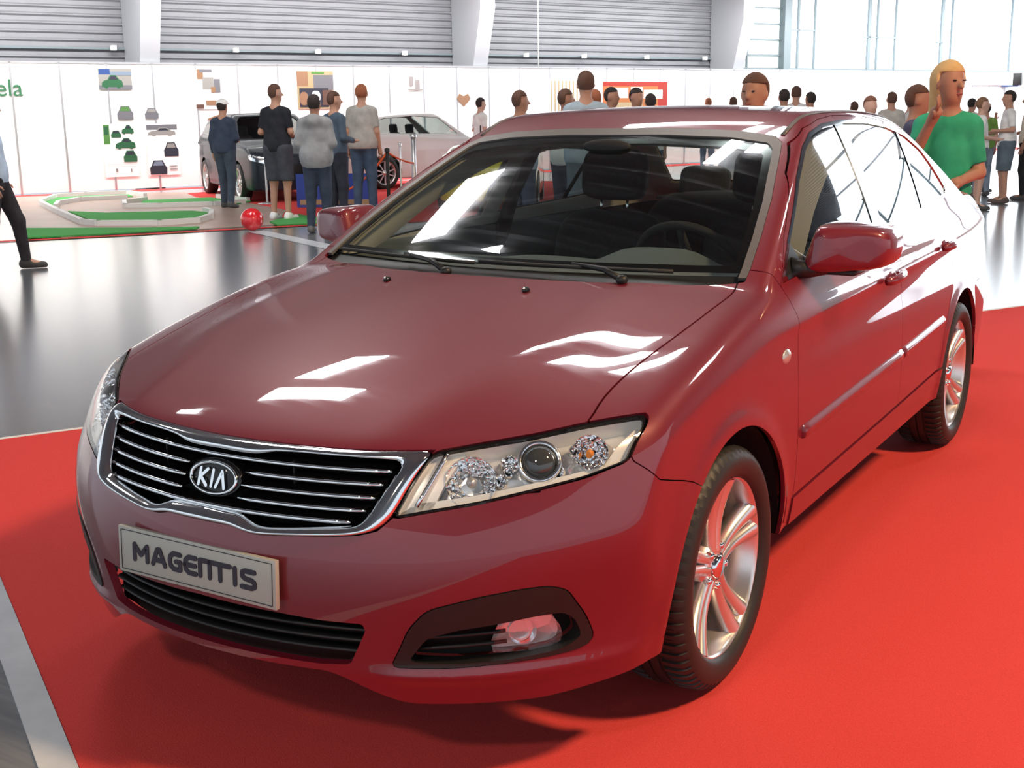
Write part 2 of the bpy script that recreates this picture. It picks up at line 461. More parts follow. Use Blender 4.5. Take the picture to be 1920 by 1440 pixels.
def zbot(V):
    x, y = np.abs(V[:, 0]), V[:, 1]
    front = .292-.074*sstep(.30, .50, x)+.022*sstep(.70, .88, x)
    zb = np.where(y < .2, front, .30); zb = zb+(.27-zb)*0
    zb = np.where(y > 2.72, .25, zb)
    return zb
def build_shell(car):
    V, N, T = surface_net()
    S = Surf(V, N, T).clip(-V[:, 0])            # right-hand half, cut on the centre plane
    S.V[np.abs(S.V[:, 0]) < 1e-3, 0] = 0; S.N[S.V[:, 0] == 0, 0] = 0
    S = S.clip(zbot(S.V)-S.V[:, 2])
    def arch(V, y0, r): return r-np.sqrt((V[:, 1]-y0)**2+(V[:, 2]-.318)**2)
    full = S
    S = S.clip(arch(S.V, .008, .386)+np.where(S.V[:, 0] < .5, -9, 0))
    S = S.clip(arch(S.V, 2.725, .395)+np.where(S.V[:, 0] < .5, -9, 0))
    X = lambda s: s.V[:, 0]
    Y = lambda s: s.V[:, 1]
    Z = lambda s: s.V[:, 2]
    # windscreen, grille, lamps
    fwd = lambda s, y: (Y(s)-y)
    out = {}
    d = np.maximum(sdf(X(S), Z(S), np.array(P_WS+[(-x, z) for x, z in P_WS[::-1]])), Y(S)-1.6)
    # the bonnet's rear edge bounds the scuttle from below
    hr = lambda s: (.158+.42*np.abs(X(s))**2.0)-Y(s)
    d = np.maximum(d, hr(S))
    ws, S = S.clip(d+.0005), S.clip(-d+.0005)
    sym = lambda P: np.array(P+[(-x, z) for x, z in P[::-1]])
    d = np.maximum(sdf(X(S), Z(S), sym(P_GRILLE)), Y(S)+.5); gr, S = S.split(d, .004)
    d = np.maximum(sdf(X(S), Z(S), roundc(P_LAMP, .012)), Y(S)+.2); la, S = S.split(d, .004)
    d = np.maximum(sdf(X(S), Z(S), roundc(P_FOG, .02)), Y(S)+.2); fo, S = S.split(d, .002)
    d = np.maximum(sdf(X(S), Z(S), sym(P_LOW)), Y(S)+.2); lo, S = S.split(d, .002)
    # bonnet
    PH = chaikin([(-.5, -1.2), (.60, -1.2), (.74, -.60), (.748, -.50), (.733, -.40), (.737, -.22), (.758, .044), (.762, .22), (.757, .33), (.742, .41), (.742, .6), (-.5, .6)], 2, False)
    d = np.maximum(sdf(X(S), Y(S), PH), .70-Z(S))
    d = np.maximum(d, -hr(S)-.004)
    ho, S = S.split(d, .005)
    # front bumper
    PB = [(-1.3, 0), (0, 0), (-.20, .60), (-.277, .641), (-.32, .655), (-.382, .672), (-.443, .690), (-.50, .742), (-.50, .9), (-1.3, .9)]
    d = sdf(Y(S), Z(S), PB); bu, S = S.split(d, .003)
    side = lambda s, d, x=.45: np.maximum(d, x-X(s))
    d = side(S, sdf(Y(S), Z(S), roundc(P_DLO, .02))); dlo, S = S.clip(d+.0005), S.clip(-d+.0005)
    # wing
    PF = [(-.7, 0), (.487, 0), (.487, .93), (.492, 1.0), (.475, 1.04), (.40, 1.07), (-.7, 1.07)]
    d = side(S, sdf(Y(S), Z(S), PF)); fe, S = S.split(d, .003)
    # sill
    d = side(S, np.maximum(np.maximum(Z(S)-zsill(Y(S)), Y(S)-2.45), .1-Y(S))); si, S = S.split(d, .007)
    # doors, with the window frame as a band round the glass
    g = .022
    PD = [(.487, .2), (.487, .93), (.492, 1.0), (.648, 1.128), (.930, 1.296), (1.115, 1.385), (1.245, 1.431), (1.42, 1.457), (1.60, 1.468), (1.63, 1.40), (1.60, 1.10), (1.655, .95), (1.66, .5), (1.655, .2)]
    d = side(S, sdf(Y(S), Z(S), PD)); fd, S = S.split(d, .0016)
    PR = [(1.655, .2), (1.66, .5), (1.655, .95), (1.60, 1.10), (1.63, 1.40), (1.60, 1.468), (1.95, 1.463), (2.2, 1.443), (2.42, 1.403), (2.50, 1.355), (2.44, 1.25), (2.50, 1.10), (2.53, .95), (2.52, .82), (2.46, .70), (2.36, .58), (2.30, .40), (2.28, .2)]
    d = side(S, sdf(Y(S), Z(S), PR)); rd, S = S.split(d, .003)
    # rear: bumper, boot lid, lamps, screen
    d = np.maximum(Z(S)-.70, 3.08-Y(S)); rb, S = S.split(d, .004)
    P_RW = [(0, 1.44), (.50, 1.425), (.56, 1.39), (.66, 1.16), (.65, 1.135), (0, 1.135)]
    d = np.maximum(sdf(X(S), Z(S), sym(P_RW)), 2.2-Y(S)); rw, S = S.clip(d+.0005), S.clip(-d+.0005)
    d = np.maximum(sdf(X(S), Z(S), [(.52, .76), (.95, .80), (.95, .98), (.50, .94)]), 3.35-Y(S)); tl, S = S.split(d, .004)
    d = np.maximum(np.maximum(X(S)-.66, 3.16-Y(S)), .7-Z(S)); bt, S = S.split(d, .004)
    # --- painted panels
    ho.both().build('bonnet', M['paint'], car)
    bu.both().build('front_bumper', M['paint'], car, .02)
    S.both().build('body_shell', M['paint'], car, .015)
    rb.both().build('rear_bumper', M['paint'], car)
    bt.both().build('boot_lid', M['paint'], car)
    rw.both().build('rear_window', M['glass'], car, 0)
    res = {}
    for sd, fl in ((1, False), (-1, True)):
        q = lambda s: s.mirrored() if fl else s
        q(fe).build('front_wing', M['paint'], car)
        q(si).offset(.004).build('side_sill', M['paint'], car, .02)
        res['fd', sd] = q(fd).build('front_door', M['paint'], car)
        res['rd', sd] = q(rd).build('rear_door', M['paint'], car)
        q(tl).build('tail_lamp', M['tail'], car)
    # --- windscreen: black surround and glass
    d = sdf(X(ws), Z(ws), sym([(max(x-.0, 0), z) for x, z in P_WS]))
    rim = ws.clip(-(d+.022)); gl = ws.clip(d+.022)
    cow = gl.clip(Z(gl)-1.045); gl = gl.clip(1.045-Z(gl)); cr = rim.clip(Z(rim)-1.03); rim = rim.clip(1.03-Z(rim))
    rim.both().offset(.001).build('windscreen_seal', M['seal'], car, .01)
    w_ = gl.both().offset(-.003).build('windscreen', M['glass'], car, 0)
    cow = Surf(np.concatenate([cow.V, cr.V]), np.concatenate([cow.N, cr.N]), np.concatenate([cow.T, cr.T+len(cow.V)]))
    cow.both().offset(-.018).build('cowl_panel', M['black'], car, 0)
    # black enamel border on the inner side of the screen
    d = sdf(X(gl), Z(gl), sym([(x, z) for x, z in P_WS]))
    fr = gl.clip(-(np.maximum(d+.045, 1.062-Z(gl))))
    fr.both().offset(-.006).build('enamel_border', M['gloss_black'], w_, 0)
    # --- side glass
    yv, zv = Y(dlo), Z(dlo)
    dd = sdf(yv, zv, roundc(P_DLO, .02))
    seal = dlo.clip(-(dd+.012)); inner = dlo.clip(dd+.012)
    yb0 = lambda s: 1.474+(Z(s)-1.09)*.22
    yc0 = lambda s: 2.185+(Z(s)-1.086)*.42
    bp = np.maximum(yb0(inner)-Y(inner), Y(inner)-yb0(inner)-.105); post = inner.clip(bp)
    cp = np.maximum(yc0(inner)-Y(inner), Y(inner)-yc0(inner)-.030); post2 = inner.clip(cp)
    sail = inner.clip(np.maximum(Y(inner)-.665-(1.12-Z(inner))*.55, 0*yv[:len(inner.V)]-1))
    a = np.maximum(np.maximum(bp*-1, -1), Y(inner)-yb0(inner)-.02)
    gf = inner.clip(np.maximum(Y(inner)-yb0(inner), .665+(1.12-Z(inner))*.55-Y(inner)))
    g2 = inner.clip(np.maximum(yb0(inner)+.105-Y(inner), Y(inner)-yc0(inner)))
    g3 = inner.clip(yc0(inner)+.030-Y(inner))
    for sd, fl in ((1, False), (-1, True)):
        q = lambda s: s.mirrored() if fl else s
        tag(q(seal).offset(.001).build('window_trim', M['chrome'], car, .01), 'bright trim round the side windows')
        q(gf).offset(-.004).build('side_window', M['side_glass'], res['fd', sd], 0)
        q(g2).offset(-.004).build('side_window', M['side_glass'], res['rd', sd], 0)
        q(g3).offset(-.004).build('quarter_window', M['side_glass'], car, 0)
        q(post).offset(-.001).build('pillar_cover', M['gloss_black'], res['rd', sd], .006)
        q(post2).offset(-.001).build('window_divider', M['gloss_black'], res['rd', sd], .006)
        q(sail).offset(-.002).build('mirror_sail', M['black'], res['fd', sd], .006)
    # --- inner skin that closes the gaps and lines the cabin
    I = full.clip(arch(full.V, .008, .40)+np.where(full.V[:, 0] < .5, -9, 0))
    I = I.clip(arch(I.V, 2.725, .41)+np.where(I.V[:, 0] < .5, -9, 0))
    e = lambda s, P, c: np.minimum(9, np.maximum(sdf(X(s), Z(s), sym(P))+c[1], c[0](s)))
    I = I.clip(-np.maximum(sdf(X(I), Z(I), sym(P_WS))+.03, Y(I)-1.6))
    I = I.clip(-np.maximum(sdf(X(I), Z(I), sym(P_RW))+.02, 2.2-Y(I)))
    I = I.clip(-np.maximum(sdf(X(I), Z(I), sym(P_GRILLE)), Y(I)+.5))
    I = I.clip(-np.maximum(sdf(X(I), Z(I), P_LAMP), Y(I)+.2))
    I = I.clip(-np.maximum(sdf(X(I), Z(I), P_FOG), Y(I)+.2))
    I = I.clip(-np.maximum(sdf(X(I), Z(I), sym(P_LOW)), Y(I)+.2))
    dI = sdf(Y(I), Z(I), roundc(P_DLO, .02))+.018
    yb = 1.474+(Z(I)-1.09)*.22
    holes = np.maximum(side(I, dI), -np.minimum(np.maximum(Y(I)-yb, -(Y(I)-yb-.105)), 9)*0-1)
    hole = np.minimum(np.maximum(side(I, dI), Y(I)-yb), np.maximum(side(I, dI), yb+.105-Y(I)))
    I = I.clip(-hole)
    low = I.clip(Z(I)-1.04); up_ = I.clip(1.04-Z(I))
    low.offset(-.020).both().build('inner_structure', M['void'], car, 0)
    up_.offset(-.014).both().build('inner_structure', M['void'], car, 0)
    up_.offset(-.022).both().build('cabin_lining', M['headliner'], car, .0, thick=.012)
    return dict(lamp=la, fog=fo, low=lo, grille=gr, full=full, fd=res)
# ---------------------------------------------------------------- the exhibition hall
WA = Vector((-19.006, 12.720, 0)); WD = Vector((.39734, .91767, 0)); WN = Vector((.91767, -.39734, 0))
WM = Matrix((WD, -WN, Vector((0, 0, 1)))).transposed().to_4x4(); WM.translation = WA     # x along the wall, y behind it
def wbox(mb, s0, s1, o0, o1, z0, z1): return mb.box(s0, s1, -o1, -o0, z0, z1, WM)
def ribs_mat(name, c1, rough): return noise_mat(name, c1, tuple(c*1.12 for c in c1), 3, rough)
def wood_floor():
    m = noise_mat('hall_floor_wood', (.13, .145, .165), (.21, .22, .24), 2.2, .18, stretch=(1.2, 14, 1), detail=8, rough2=.24)
    b = m.node_tree.nodes['Principled BSDF']; b.inputs['Specular IOR Level'].default_value = .6; b.inputs['Coat Weight'].default_value = .9; b.inputs['Coat IOR'].default_value = 1.7; b.inputs['Coat Roughness'].default_value = .19
    mp = [n for n in m.node_tree.nodes if n.type == 'MAPPING'][0]; mp.inputs['Rotation'].default_value = (0, 0, math.radians(29))
    return m
M['floor'] = wood_floor()
M['carpet'] = noise_mat('red_carpet', (.66, .060, .056), (.76, .080, .076), 240, .95, bump=.25, spec=.1)
M['carpet2'] = noise_mat('red_carpet_far', (.66, .06, .06), (.74, .08, .075), 60, .9, spec=.1)
M['shutter'] = ribs_mat('corrugated_grey', (.165, .168, .185), .5)
M['ceiling'] = ribs_mat('ribbed_ceiling', (.15, .155, .17), .5)
M['column'] = mat('column_light_grey', (.30, .31, .335), .5)
M['column_side'] = mat('column_paint', (.26, .27, .31), .55)
M['panel'] = mat('white_panel', (.86, .86, .84), .45)
M['alu'] = mat('aluminium', (.62, .62, .64), .35, .8)
M['pane'] = mat('bright_window_pane', (.9, .95, 1), .2, emit=(.90, .96, 1.0), estr=1.7)
M['pane_far'] = mat('bright_end_window', (.9, .95, 1), .2, emit=(.88, .95, 1.0), estr=4.5)
M['pane_dim'] = noise_mat('dim_window_pane', (.45, .52, .50), (.75, .82, .80), 1.2, .3)
b_ = M['pane_dim'].node_tree.nodes['Principled BSDF']; b_.inputs['Emission Color'].default_value = (.72, .82, .80, 1); b_.inputs['Emission Strength'].default_value = .62
M['sky_pane'] = mat('skylight_pane', (1, 1, 1), .3, emit=(1.0, .98, .95), estr=26)
M['frame'] = mat('window_frame_grey', (.13, .165, .18), .5)
M['tape'] = noise_mat('grey_tape', (.52, .55, .60), (.62, .65, .70), 8, .3)
M['turf'] = noise_mat('green_turf', (.045, .30, .06), (.09, .42, .10), 120, .9)
M['kerb'] = mat('white_kerb', (.80, .80, .78), .5)
M['mat_brown'] = noise_mat('track_mat', (.36, .25, .20), (.46, .33, .27), 1.5, .35)
def struct(o, kind='structure'): o['kind'] = kind; return o
def hall():
    mb = MB(); mb.box(-45, 45, -16, 75, -.12, 0); struct(mb.build('floor', M['floor']))
    # corrugated shutter wall, profile swept along the wall
    mb = MB(); z = 1.9; pr = []
    while z < 9.5:
        pr += [(0, z), (.045, z+.03), (.045, z+.11), (0, z+.145)]; z += .165
    n = len(pr); vs = []
    for s in (-14, 20.6):
        for dy, zz in pr: vs.append(WM @ Vector((s, 1.0+dy, zz)))
    mb.add(vs, [(i, i+1, n+i+1, n+i) for i in range(n-1)]); struct(mb.build('wall_back', M['shutter']))
    # portal columns that taper towards the floor
    for i, s0 in enumerate((-6.1, 2.72, 10.9, 19.7)):
        mb = MB(); o = -1.0; wd = .42 if i else .5
        pf = [(-1.0, 0), (-.30, 0), (-.10, 2.5), (.29, 3.9), (.29, 9.5), (-1.0, 9.5)]
        mb.prism(pf, lambda u, v: WM @ Vector((s0, -u, v)), lambda u, v: WM @ Vector((s0+wd, -u, v)))
        struct(mb.build('trim_%d' % (i+1), M['column']))
    # rail along the foot of the shutters with pale clips
    mb = MB(); wbox(mb, -14, 20.6, -.985, -.955, 2.86, 2.90); rail = mb.build('cable_rail', M['frame']); tag(rail, 'thin grey cable rail running along the foot of the corrugated wall', 'rail')
    for s in (-.3, 2.4, 5.1, 7.1, 9.4, 13.0, 14.9, 17.1, 19.3):
        mb = MB(); wbox(mb, s, s+.10, -.90, -.80, 2.84, 2.94); mb.build('clip', M['kerb'], rail)
    # the white exhibition partition
    e = empty('partition_wall', WA); tag(e, 'long row of white exhibition partition panels in front of the corrugated wall', 'partition wall')
    def par(o): o.parent = e; o.matrix_parent_inverse = e.matrix_world.inverted(); return o
    bpy.context.view_layer.update()
    def wb(name, m, *a, parent=None, bevel=0):
        mb = MB(); wbox(mb, *a); o = mb.build(name, m, bevel=bevel); par(o); return o
    seams = [-12+.93*i for i in range(52)]
    off = (0.02+.93*40) % .93
    for s in seams:
        s += .05
        wb('panel', M['panel'], s+.02, s+.91, -.03, 0, .03, 2.53)
    for s in seams: wb('post', M['alu'], s+.03, s+.07, -.04, .012, 0, 2.56)
    wb('top_rail', M['alu'], -12, 36.4, -.04, .012, 2.53, 2.57)
    # glass wall at the right of the hall, above the partitions
    k = 1
    def pane(s0, s1, z0, z1, m):
        nonlocal k
        mb = MB(); wbox(mb, s0, s1, -1.06, -1.02, z0, z1); struct(mb.build('window_%d' % k, m)); k += 1
    pane(20.9, 22.6, 2.6, 9.5, M['pane_dim'])
    for s0, s1 in ((22.9, 26.6), (26.6, 30.3), (30.3, 34.3), (34.3, 38.3), (38.3, 45)): pane(s0, s1, 2.6, 9.5, M['pane'])
    mb = MB(); wbox(mb, 20.6, 45, -1.12, -.96, 1.9, 2.66); struct(mb.build('trim_5', M['frame']))
    def bar(name, s0, s1, z0, z1, o0=-1.02, o1=-.95):
        mb = MB(); wbox(mb, s0, s1, o0, o1, z0, z1); return mb.build(name, M['frame'])
    gf = bar('glazing_frame', 22.55, 22.85, 2.6, 9.5, -1.02, -.80); tag(gf, 'grey steel glazing bars in front of the bright windows at right', 'window frame')
    def gb(*a): o = bar('glazing_bar', *a); o.parent = gf
    for s, w_ in ((23.30, .07), (24.05, .05), (26.55, .14), (27.0, .06), (27.9, .05), (30.28, .13), (30.85, .05), (34.25, .05), (36.4, .12), (39, .12), (42, .12)): gb(s, s+w_, 2.6, 9.5)
    for s0, s1, z_ in ((20.9, 22.6, 3.0), (20.9, 22.6, 3.45), (20.9, 22.6, 3.9), (20.9, 22.6, 4.35), (22.6, 24.05, 3.75), (26.4, 27.9, 3.62), (30.1, 30.4, 3.52), (22.6, 24.05, 5.6), (26.4, 27.9, 5.6)): gb(s0, s1, z_, z_+.045)
    gb(21.15, 21.19, 2.6, 9.5)
    # far end wall: glass front with trusses, seen only as reflections in the car
    def P(s, t, z): return WA+WD*s+WN*t+Vector((0, 0, z))
    mb = MB(); mb.add([P(45, 0, 2.4), P(45, 17.5, 2.4), P(45, 17.5, 9.5), P(45, 0, 9.5)], [(0, 1, 2, 3)]); struct(mb.build('window_%d' % k, M['pane_far'])); 
    mb = MB()
    mb.add([P(45, 0, 0), P(45, 38, 0), P(45, 38, 2.4), P(45, 0, 2.4), P(45, 17.5, 2.4), P(45, 17.5, 9.5), P(45, 38, 9.5)], [(0, 1, 4, 3), (1, 2, 4), (4, 2, 6, 5)]); struct(mb.build('wall_end', mat('end_wall_tan', (.42, .35, .31), .6)))
    for t in range(0, 38, 5):
        mb = MB(); mb.tube([P(44.6, t, 2.4), P(44.6, t, 9.5)], .12, 6); o = mb.build('glazing_bar', M['frame']); o.parent = gf
        mb = MB(); mb.tube([P(44.6, t, 9.2), P(44.6, t+5, 6.8)], .07, 6); o = mb.build('glazing_bar', M['frame']); o.parent = gf
    # ceiling of ribbed sheet with skylights
    mb = MB(); vs = []; s = -22; pr = []
    while s < 46:
        pr += [(s, 0), (s+.12, .07), (s+.30, .07), (s+.42, 0)]; s += .55
    n = len(pr)
    for t in (-2, 45):
        for a, dz in pr: vs.append(P(a, t, 9.5+dz))
    mb.add(vs, [(i, i+1, n+i+1, n+i) for i in range(n-1)]); struct(mb.build('ceiling', M['ceiling']))
    for i, (x, y, sx, sy, r) in enumerate(((-7.4, 4.15, 2.9, 1.1, 0), (-8.45, 7.0, 1.05, 2.5, -4), (-2.75, 7.9, .28, 1.9, -8), (-2.2, 8.1, .28, 1.6, -8), (-4.2, 9.2, 2.6, .5, 5), (-11.9, 3.3, 1.2, .7, 0), (4.6, 9.5, 1.4, 1.4, 0))):
        mb = MB(); m = Matrix.Translation((x, y, 9.38)) @ Matrix.Rotation(math.radians(r), 4, 'Z'); mb.box(-sx/2, sx/2, -sy/2, sy/2, 0, .05, m)
        struct(mb.build('window_%d' % (30+i), M['sky_pane']))
    # glazed bays of the roof towards the far end
    for i in range(2):
        for j in range(3):
            mb = MB(); a0, b0 = 24+j*7, 3.5+i*7
            mb.add([P(a0, b0, 9.36), P(a0+6.4, b0, 9.36), P(a0+6.4, b0+6.6, 9.36), P(a0, b0+6.6, 9.36)], [(0, 1, 2, 3)]); struct(mb.build('window_%d' % (40+3*i+j), M['pane_far']))
    # near carpet with its taped edge
    c0 = Vector((-3.149, .460, 0)); u = Vector((.489, .872, 0)).normalized(); v = Vector((.872, -.489, 0)).normalized()
    def Q(a, b, z): return c0+u*a+v*b+Vector((0, 0, z))
    def slab(name, a0, a1, b0, b1, z0, z1, m):
        mb = MB(); mb.add([Q(a, b, z) for a in (a0, a1) for b in (b0, b1) for z in (z0, z1)], [(0, 1, 3, 2), (4, 6, 7, 5), (0, 4, 5, 1), (2, 3, 7, 6), (0, 2, 6, 4), (1, 5, 7, 3)]); return mb.build(name, m)
    tag(slab('red_carpet', 0, 10.5, 0, 8.5, .001, .005, M['carpet']), 'large bright red carpet under the maroon saloon', 'carpet')
    tp = slab('carpet_tape', -.085, -.002, -.085, 8.5, .001, .007, M['tape']); tag(tp, 'pale grey tape along the near left edge of the red carpet', 'tape')
    tp = slab('carpet_tape', 0, 10.5, -.035, -.002, .001, .006, M['kerb']); tag(tp, 'thin white tape along the far edge of the red carpet', 'tape')
    # far red carpets
    mb = MB(); mb.add([WM @ Vector(p) for p in ((-8, -.05, .004), (36, -.05, .004), (36, -.9, .004), (5.2, -.9, .004), (3.5, -.55, .004), (-8, -.55, .004))], [tuple(range(6))])
    tag(mb.build('red_carpet', M['carpet2']), 'narrow strip of red carpet at the foot of the white partitions', 'carpet')
    mb = MB(); mb.add([(-16.2, 13.2, .006), (-13.2, 12.9, .006), (-11.1, 11.2, .006), (-9.3, 10.3, .006), (-8.2, 10.8, .006), (-5.5, 15.5, .006), (-11, 20.5, .006), (-15.6, 19.3, .006)], [tuple(range(8))])
    tag(mb.build('red_carpet', M['carpet2']), 'red carpet under the dark and the white show cars at the back', 'carpet')
    # small race track on the floor
    t = empty('model_car_track', (-13.2, 10.6, 0)); tag(t, 'low model-car race track with green turf and white kerbs on the floor', 'race track')
    bpy.context.view_layer.update()
    def tp_(o): o.parent = t; o.matrix_parent_inverse = t.matrix_world.inverted(); return o
    mb = MB(); pl = [(-18.6, 12.3), (-16.96, 14.29), (-16.3, 14.6), (-14.97, 13.6), (-13.0, 12.9), (-11.24, 11.9), (-9.67, 9.9), (-9.9, 9.4), (-11.0, 7.4), (-12.2, 7.6)]
    tp_(mb.prism(pl, lambda x, y: (x, y, .002), lambda x, y: (x, y, .012)).build('track_mat', M['mat_brown']))
    for pl in ([(-14.36, 10.23), (-13.49, 10.25), (-12.49, 11.09), (-12.03, 10.96), (-11.5, 10.5), (-11.19, 10.0), (-11.49, 9.5), (-12.25, 9.0)],
               [(-16.42, 11.35), (-17.35, 12.41), (-17.19, 12.92), (-16.74, 13.56), (-16.15, 13.16), (-16.46, 12.31), (-16.14, 11.46), (-15.39, 10.74)],
               [(-15.16, 12.52), (-14.48, 13.49), (-13.93, 13.27), (-13.08, 13.05), (-12.9, 12.6), (-13.17, 12.24), (-14.14, 11.48)],
               [(-12.5, 7.9), (-11.0, 8.6), (-10.3, 9.1), (-10.15, 8.9), (-10.84, 7.65), (-11.3, 7.0)],
               [(-9.92, 10.07), (-10.38, 11.21), (-9.61, 10.85), (-8.95, 10.45), (-9.45, 9.72)]):
        mb = MB(); tp_(mb.prism(pl, lambda x, y: (x, y, .012), lambda x, y: (x, y, .03)).build('turf', M['turf']))
    for pl in ([(-16.23, 11.17), (-14.24, 9.95), (-12.32, 8.82), (-11.89, 8.74), (-11.09, 9.13), (-10.9, 9.65), (-11.24, 10.26), (-11.8, 10.84), (-12.21, 11.1)],
               [(-16.23, 11.17), (-16.45, 11.34), (-17.51, 12.5), (-17.45, 13.13), (-17.0, 13.78), (-15.99, 13.3)],
               [(-15.25, 10.70), (-15.92, 11.29), (-16.32, 12.08), (-15.94, 12.79)],
               [(-15.1, 12.5), (-14.98, 11.92), (-14.17, 11.23), (-13.69, 11.54), (-13.08, 12.15), (-12.94, 12.71)], [(-14.4, 13.6), (-13.2, 13.1)]):
        P3 = [Vector((x, y, .06)) for x, y in pl]; mb = MB(); w_ = .035
        for a, b in zip(P3[:-1], P3[1:]):
            d = (b-a).normalized(); q = Vector((-d.y, d.x, 0))*w_; a2 = a-d*w_; b2 = b+d*w_
            vs = [a2+q, a2-q, b2-q, b2+q]; mb.add([(p.x, p.y, .01) for p in vs]+[(p.x, p.y, .085) for p in vs], [(0, 1, 2, 3), (7, 6, 5, 4), (0, 4, 5, 1), (1, 5, 6, 2), (2, 6, 7, 3), (3, 7, 4, 0)])
        tp_(mb.build('kerb', M['kerb'], weld=False))
    mb = MB(); P3 = [(-11.3, 6.6), (-10.37, 7.93), (-9.6, 9.19), (-9.0, 10.15)]; vs = []
    for i, (x, y) in enumerate(P3): vs += [(x, y, .009), (x-.13, y+.09, .009)]
    mb.add(vs, [(2*i, 2*i+1, 2*i+3, 2*i+2) for i in range(3)]); tp_(mb.build('border_strip', M['carpet2']))
    mb = MB(); mb.sphere((-9.36, 9.13, .152), .150, 32, 20); ball = mb.build('ball', mat('red_ball', (.80, .02, .03), .18, coat=1)); tag(ball, 'shiny red ball lying on the floor beside the race track', 'ball')
    # strips of pale floor tape further left
    for (a, b) in (((-9.35, 9.15), (-6.6, 7.75)),):
        d = (Vector(b)-Vector(a)).normalized(); q = Vector((-d.y, d.x))*.12; mb = MB()
        mb.add([(a[0]+q.x, a[1]+q.y, .003), (a[0]-q.x, a[1]-q.y, .003), (b[0]-q.x, b[1]-q.y, .003), (b[0]+q.x, b[1]+q.y, .003)], [(0, 1, 2, 3)]); tag(mb.build('floor_tape', M['tape']), 'pale tape strip on the grey floor right of the red ball', 'tape')
    # hanging cord
    mb = MB(); p = WM @ Vector((13.4, .8, 0)); mb.tube([(p.x, p.y, 2.5), (p.x, p.y, 9.5)], .02, 6); tag(mb.build('hanging_cord', M['kerb']), 'thin white cord hanging in front of the corrugated wall', 'cord')
    # dark post at the far left edge
    mb = MB(); mb.box(-.05, .05, -.05, .05, 0, 2.95, Matrix.Translation((-16.3, 10.02, 0))); tag(mb.build('dark_post', mat('post_blue_grey', (.16, .19, .24), .4)), 'dark blue-grey post at the far left edge of the hall', 'post')
hall()

# ---- printed posters and signs on the partition
PC = {k: mat('print_'+k, c if k == 'white' else tuple(v*.42 for v in c), .6) for k, c in dict(white=(.85, .84, .82), green=(.04, .22, .09), lime=(.16, .45, .10), dark=(.05, .055, .09), blue=(.05, .13, .45), grey=(.30, .30, .34), silver=(.55, .53, .50),
      tan=(.55, .30, .17), red=(.70, .05, .03), orange=(.85, .28, .08), cream=(.80, .62, .35), ink=(.55, .50, .50), brown=(.22, .11, .08), sky=(.35, .45, .60)).items()}
CAR_SIDE = [(0, .10), (.02, .42), (.12, .55), (.30, .62), (.42, .95), (.68, .95), (.84, .62), (.97, .55), (1, .3), (1, .10), (.88, .10), (.84, .0), (.74, .0), (.70, .10), (.30, .10), (.26, 0), (.16, 0), (.12, .10)]
CAR_FRONT = [(.02, 0), (0, .45), (.10, .60), (.24, .97), (.76, .97), (.90, .60), (1, .45), (.98, 0)]
WIN_SIDE = [(.36, .62), (.45, .87), (.66, .87), (.77, .62)]
WIN_FRONT = [(.18, .60), (.29, .90), (.71, .90), (.82, .60)]
def poster(name, label, s0, z0, s1, z1, backing, shapes, cat='poster', off=.020):
    e = None; mb = MB()
    if backing: wbox(mb, s0, s1, off-.006, off, z0, z1); e = mb.build(name, PC[backing])
    for i, (poly, c, x0, y0, x1, y1) in enumerate(shapes):
        mb = MB(); o = off+.0015*(i+1)
        f0 = lambda u, v: WM @ Vector((s0+(s1-s0)*(x0+(x1-x0)*u), -(o-.0014 if e is not None else .012), z0+(z1-z0)*(y0+(y1-y0)*v)))
        f1 = lambda u, v: WM @ Vector((s0+(s1-s0)*(x0+(x1-x0)*u), -o, z0+(z1-z0)*(y0+(y1-y0)*v)))
        mb.prism(poly, f0, f1); ob = mb.build('printed_picture', PC[c])
        if e is None: e = ob; ob.name = name
        else: ob.parent = e
    tag(e, label, cat, {'poster': 'posters on the partition', 'picture': 'loose pictures on the partition'}.get(cat))
RC = [(0, 0), (1, 0), (1, 1), (0, 1)]
